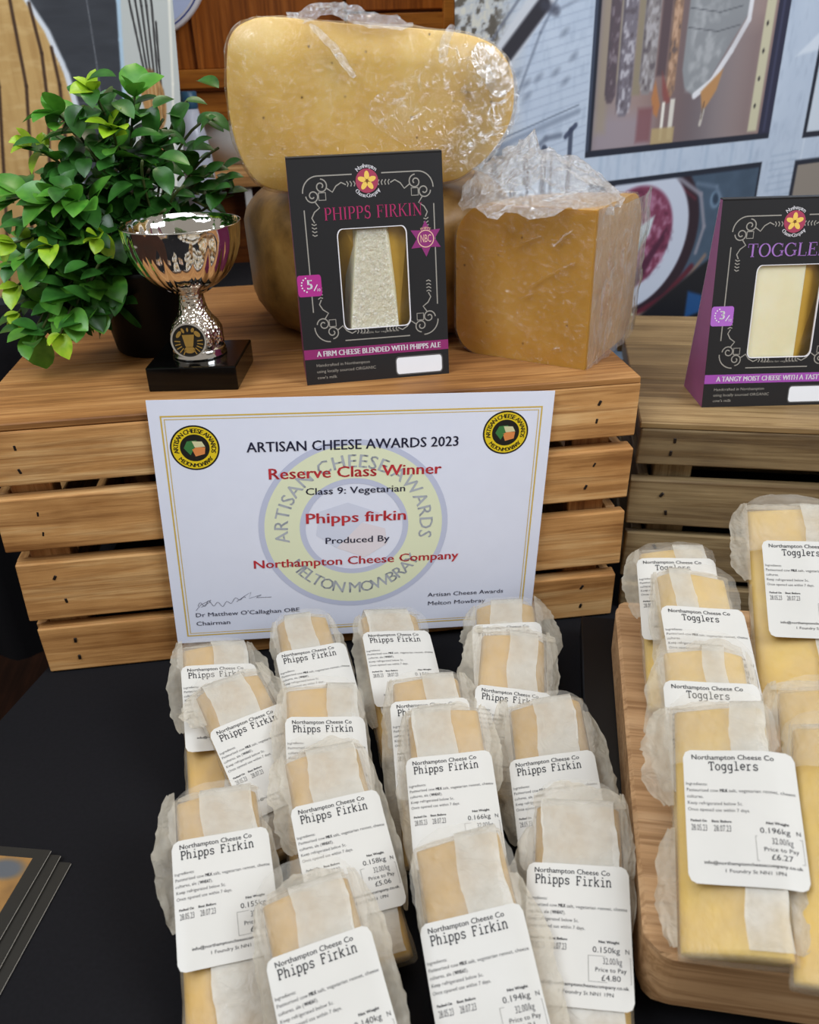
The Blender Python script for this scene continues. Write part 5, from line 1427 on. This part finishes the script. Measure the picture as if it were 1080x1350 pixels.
SPEC = {
 'A1': dict(label='wrapped golden cheese pack at the back left of the pile, touching the certificate corner', weight='0.162', price='5.18', band=(.42, .95), flaps=(('L', .45, 1.04, .011, .004), ('R', .6, 1.02, .014, .003), ('T', .0, 1, .004, .004)), hood=0.006, seed=11),
 'A2': dict(label='wrapped golden cheese pack turned clockwise, second from the back in the left row', weight='0.171', price='5.47', band=(.12, .72), flaps=(('L', .80, 1.0, .013, .003), ('R', .55, 1.05, .012, .003), ('T', .0, 1, .008, .004)), hood=0.012, seed=12),
 'A3': dict(label='wrapped golden cheese pack at the front of the left row on bare black cloth', weight='0.155', price='4.96', band=(.30, .93), flaps=(('L', .45, 1.03, .012, .003), ('T', .05, 1, .006, .003), ('R', .1, .85, .008, .004)), hood=0.006, seed=13),
 'B1': dict(label='wrapped golden cheese pack at the back of the second row, under the certificate logo', weight='0.148', price='4.74', band=(.15, .66), flaps=(('L', .5, 1.0, .007, .004), ('R', .45, 1.0, .008, .004), ('T', .1, .9, .005, .003)), hood=0.006, seed=14, wtop=.80),
 'B2': dict(label='wrapped golden cheese pack with golden left side, second from the back in the second row', weight='0.166', price='5.31', band=(.55, 1.0), flaps=(('L', .4, 1.0, .010, .005), ('R', .3, 1.0, .008, .004), ('T', 0, 1, .004, .003)), seed=15),
 'B3': dict(label='wrapped golden cheese pack with shiny white top, third in the second row', weight='0.158', price='5.06', band=(.25, .90), flaps=(('L', .55, 1.02, .013, .005), ('R', .2, 1.0, .009, .004), ('T', .2, 1, .011, .003)), hood=0.014, seed=16),
 'B4': dict(label='wrapped golden cheese pack weighing 0.140kg at the front of the second row', weight='0.140', price='4.48', band=(.32, .92), flaps=(('L', .3, 1.0, .009, .005), ('R', .3, 1.02, .012, .005), ('T', .1, .95, .010, .004)), hood=0.016, seed=17),
 'C1': dict(label='wrapped golden cheese pack at the back of the third row, whole label head visible', weight='0.151', price='4.83', band=(.05, .80), flaps=(('L', .2, 1.0, .010, .005), ('T', .1, 1, .004, .003)), hood=0.005, seed=18),
 'C2': dict(label='wrapped golden cheese pack mostly covered by the one before it in the third row', weight='0.169', price='5.41', band=(.45, .92), flaps=(('L', .1, 1.0, .009, .005), ('R', .5, 1.02, .012, .004), ('T', 0, .9, .004, .003)), hood=0.004, seed=19),
 'C3': dict(label='wrapped golden cheese pack weighing 0.166kg in the middle of the third row', weight='0.166', price='5.31', band=(.08, .62), flaps=(('L', .2, 1.0, .009, .006), ('R', .55, 1.0, .010, .004), ('T', .0, .85, .008, .003)), seed=20),
 'C4': dict(label='wrapped golden cheese pack weighing 0.194kg at the bottom centre of the photo', weight='0.194', price='6.21', band=(.48, .97), flaps=(('L', .5, .98, .004, .004), ('R', .1, .82, .012, .006), ('T', .05, .95, .004, .003)), hood=0.006, seed=21),
 'D1': dict(label='wrapped golden cheese pack at the very back of the fourth row, nearest the crate gap', weight='0.153', price='4.90', band=(.25, .78), flaps=(('L', .55, 1.0, .012, .005), ('R', .5, 1.05, .016, .004), ('T', .2, .8, .003, .003)), hood=0.004, seed=22),
 'D2': dict(label='wrapped golden cheese pack with wide crumpled top fold, second in the fourth row', weight='0.160', price='5.12', band=(.40, .84), flaps=(('L', .45, 1.04, .014, .003), ('R', .5, 1.05, .010, .003), ('T', -.1, 1.12, .010, .002)), hood=0.011, seed=23),
 'D3': dict(label='wrapped golden cheese pack with embossed golden edge, third in the fourth row', weight='0.164', price='5.25', band=(.36, .90), flaps=(('L', .3, 1.05, .016, .004), ('R', .2, .92, .012, .004), ('T', .0, .9, .005, .003)), hood=0.006, seed=24),
 'D4': dict(label='wrapped golden cheese pack weighing 0.150kg beside the wooden board', weight='0.150', price='4.80', band=(.10, .95), flaps=(('L', .55, .9, .012, .003), ('R', .5, 1.05, .006, .003), ('T', .0, 1.05, .014, .002)), hood=0.015, seed=25),
 'E1': dict(label='wrapped pale cheese pack at the back left of the board, against the grey crate', weight='0.180', price='5.76', band=(.5, .95), flaps=(('L', .55, 1.0, .012, .004), ('T', 0, 1, .003, .003)), hood=0.004, seed=31),
 'E2': dict(label='wrapped pale cheese pack with bluish folded top corner, second in its row', weight='0.177', price='5.66', band=(.15, .45), flaps=(('L', .0, 1.0, .008, .004), ('T', .1, .9, .006, .003)), seed=32),
 'E3': dict(label='wrapped pale cheese pack third in its row with bright peaked paper fold', weight='0.183', price='5.86', band=(.45, .72), flaps=(('L', .3, .95, .013, .004), ('R', .3, 1.0, .006, .004), ('T', .3, .95, .011, .003)), hood=0.016, seed=33),
 'E4': dict(label='wrapped pale cheese pack weighing 0.196kg at the front left of the board', weight='0.196', price='6.27', band=(.62, 1.0), flaps=(('L', .56, 1.0, .018, .003), ('L', .03, .47, .010, .003), ('R', .04, .35, .012, .003), ('T', .0, 1, .006, .003)), hood=0.01, seed=34, lx=.008),
 'F1': dict(label='large wrapped pale cheese pack standing highest at the back right of the board', weight='0.205', price='6.56', band=(.6, 1.0), flaps=(('L', .62, 1.02, .012, .004), ('L', .02, .6, .002, .004), ('T', .0, 1, .006, .003)), hood=0.01, seed=35, lx=.004, hw=.031),
 'F2': dict(label='wrapped pale cheese pack lying between the large pack and the one at the right edge', weight='0.172', price='5.50', band=(.6, .9), flaps=(('L', .4, 1.03, .012, .003), ('T', -.05, 1, .008, .002)), seed=36),
 'F3': dict(label='wrapped pale cheese pack at the front right, cut by the photo edge', weight='0.190', price='6.08', band=(.6, .95), flaps=(('L', .1, 1.0, .003, .004), ('T', .1, 1, .004, .003)), seed=37, lx=.024, hw=.030),
}
PT['F2'] = PT['F2'][:7] + (.070,)
for k, s_ in SPEC.items():
    x, y, z, yaw, tau, roll, L, lz = PT[k]
    kind = 'P' if k[0] in 'ABCD' else 'T'
    s_ = dict(s_); lab = s_.pop('label')
    pack(k, lab, kind, (x, y, z), yaw, tau, roll, L, lz, group=G1 if kind == 'P' else G2, **s_)
bpy.context.view_layer.update()
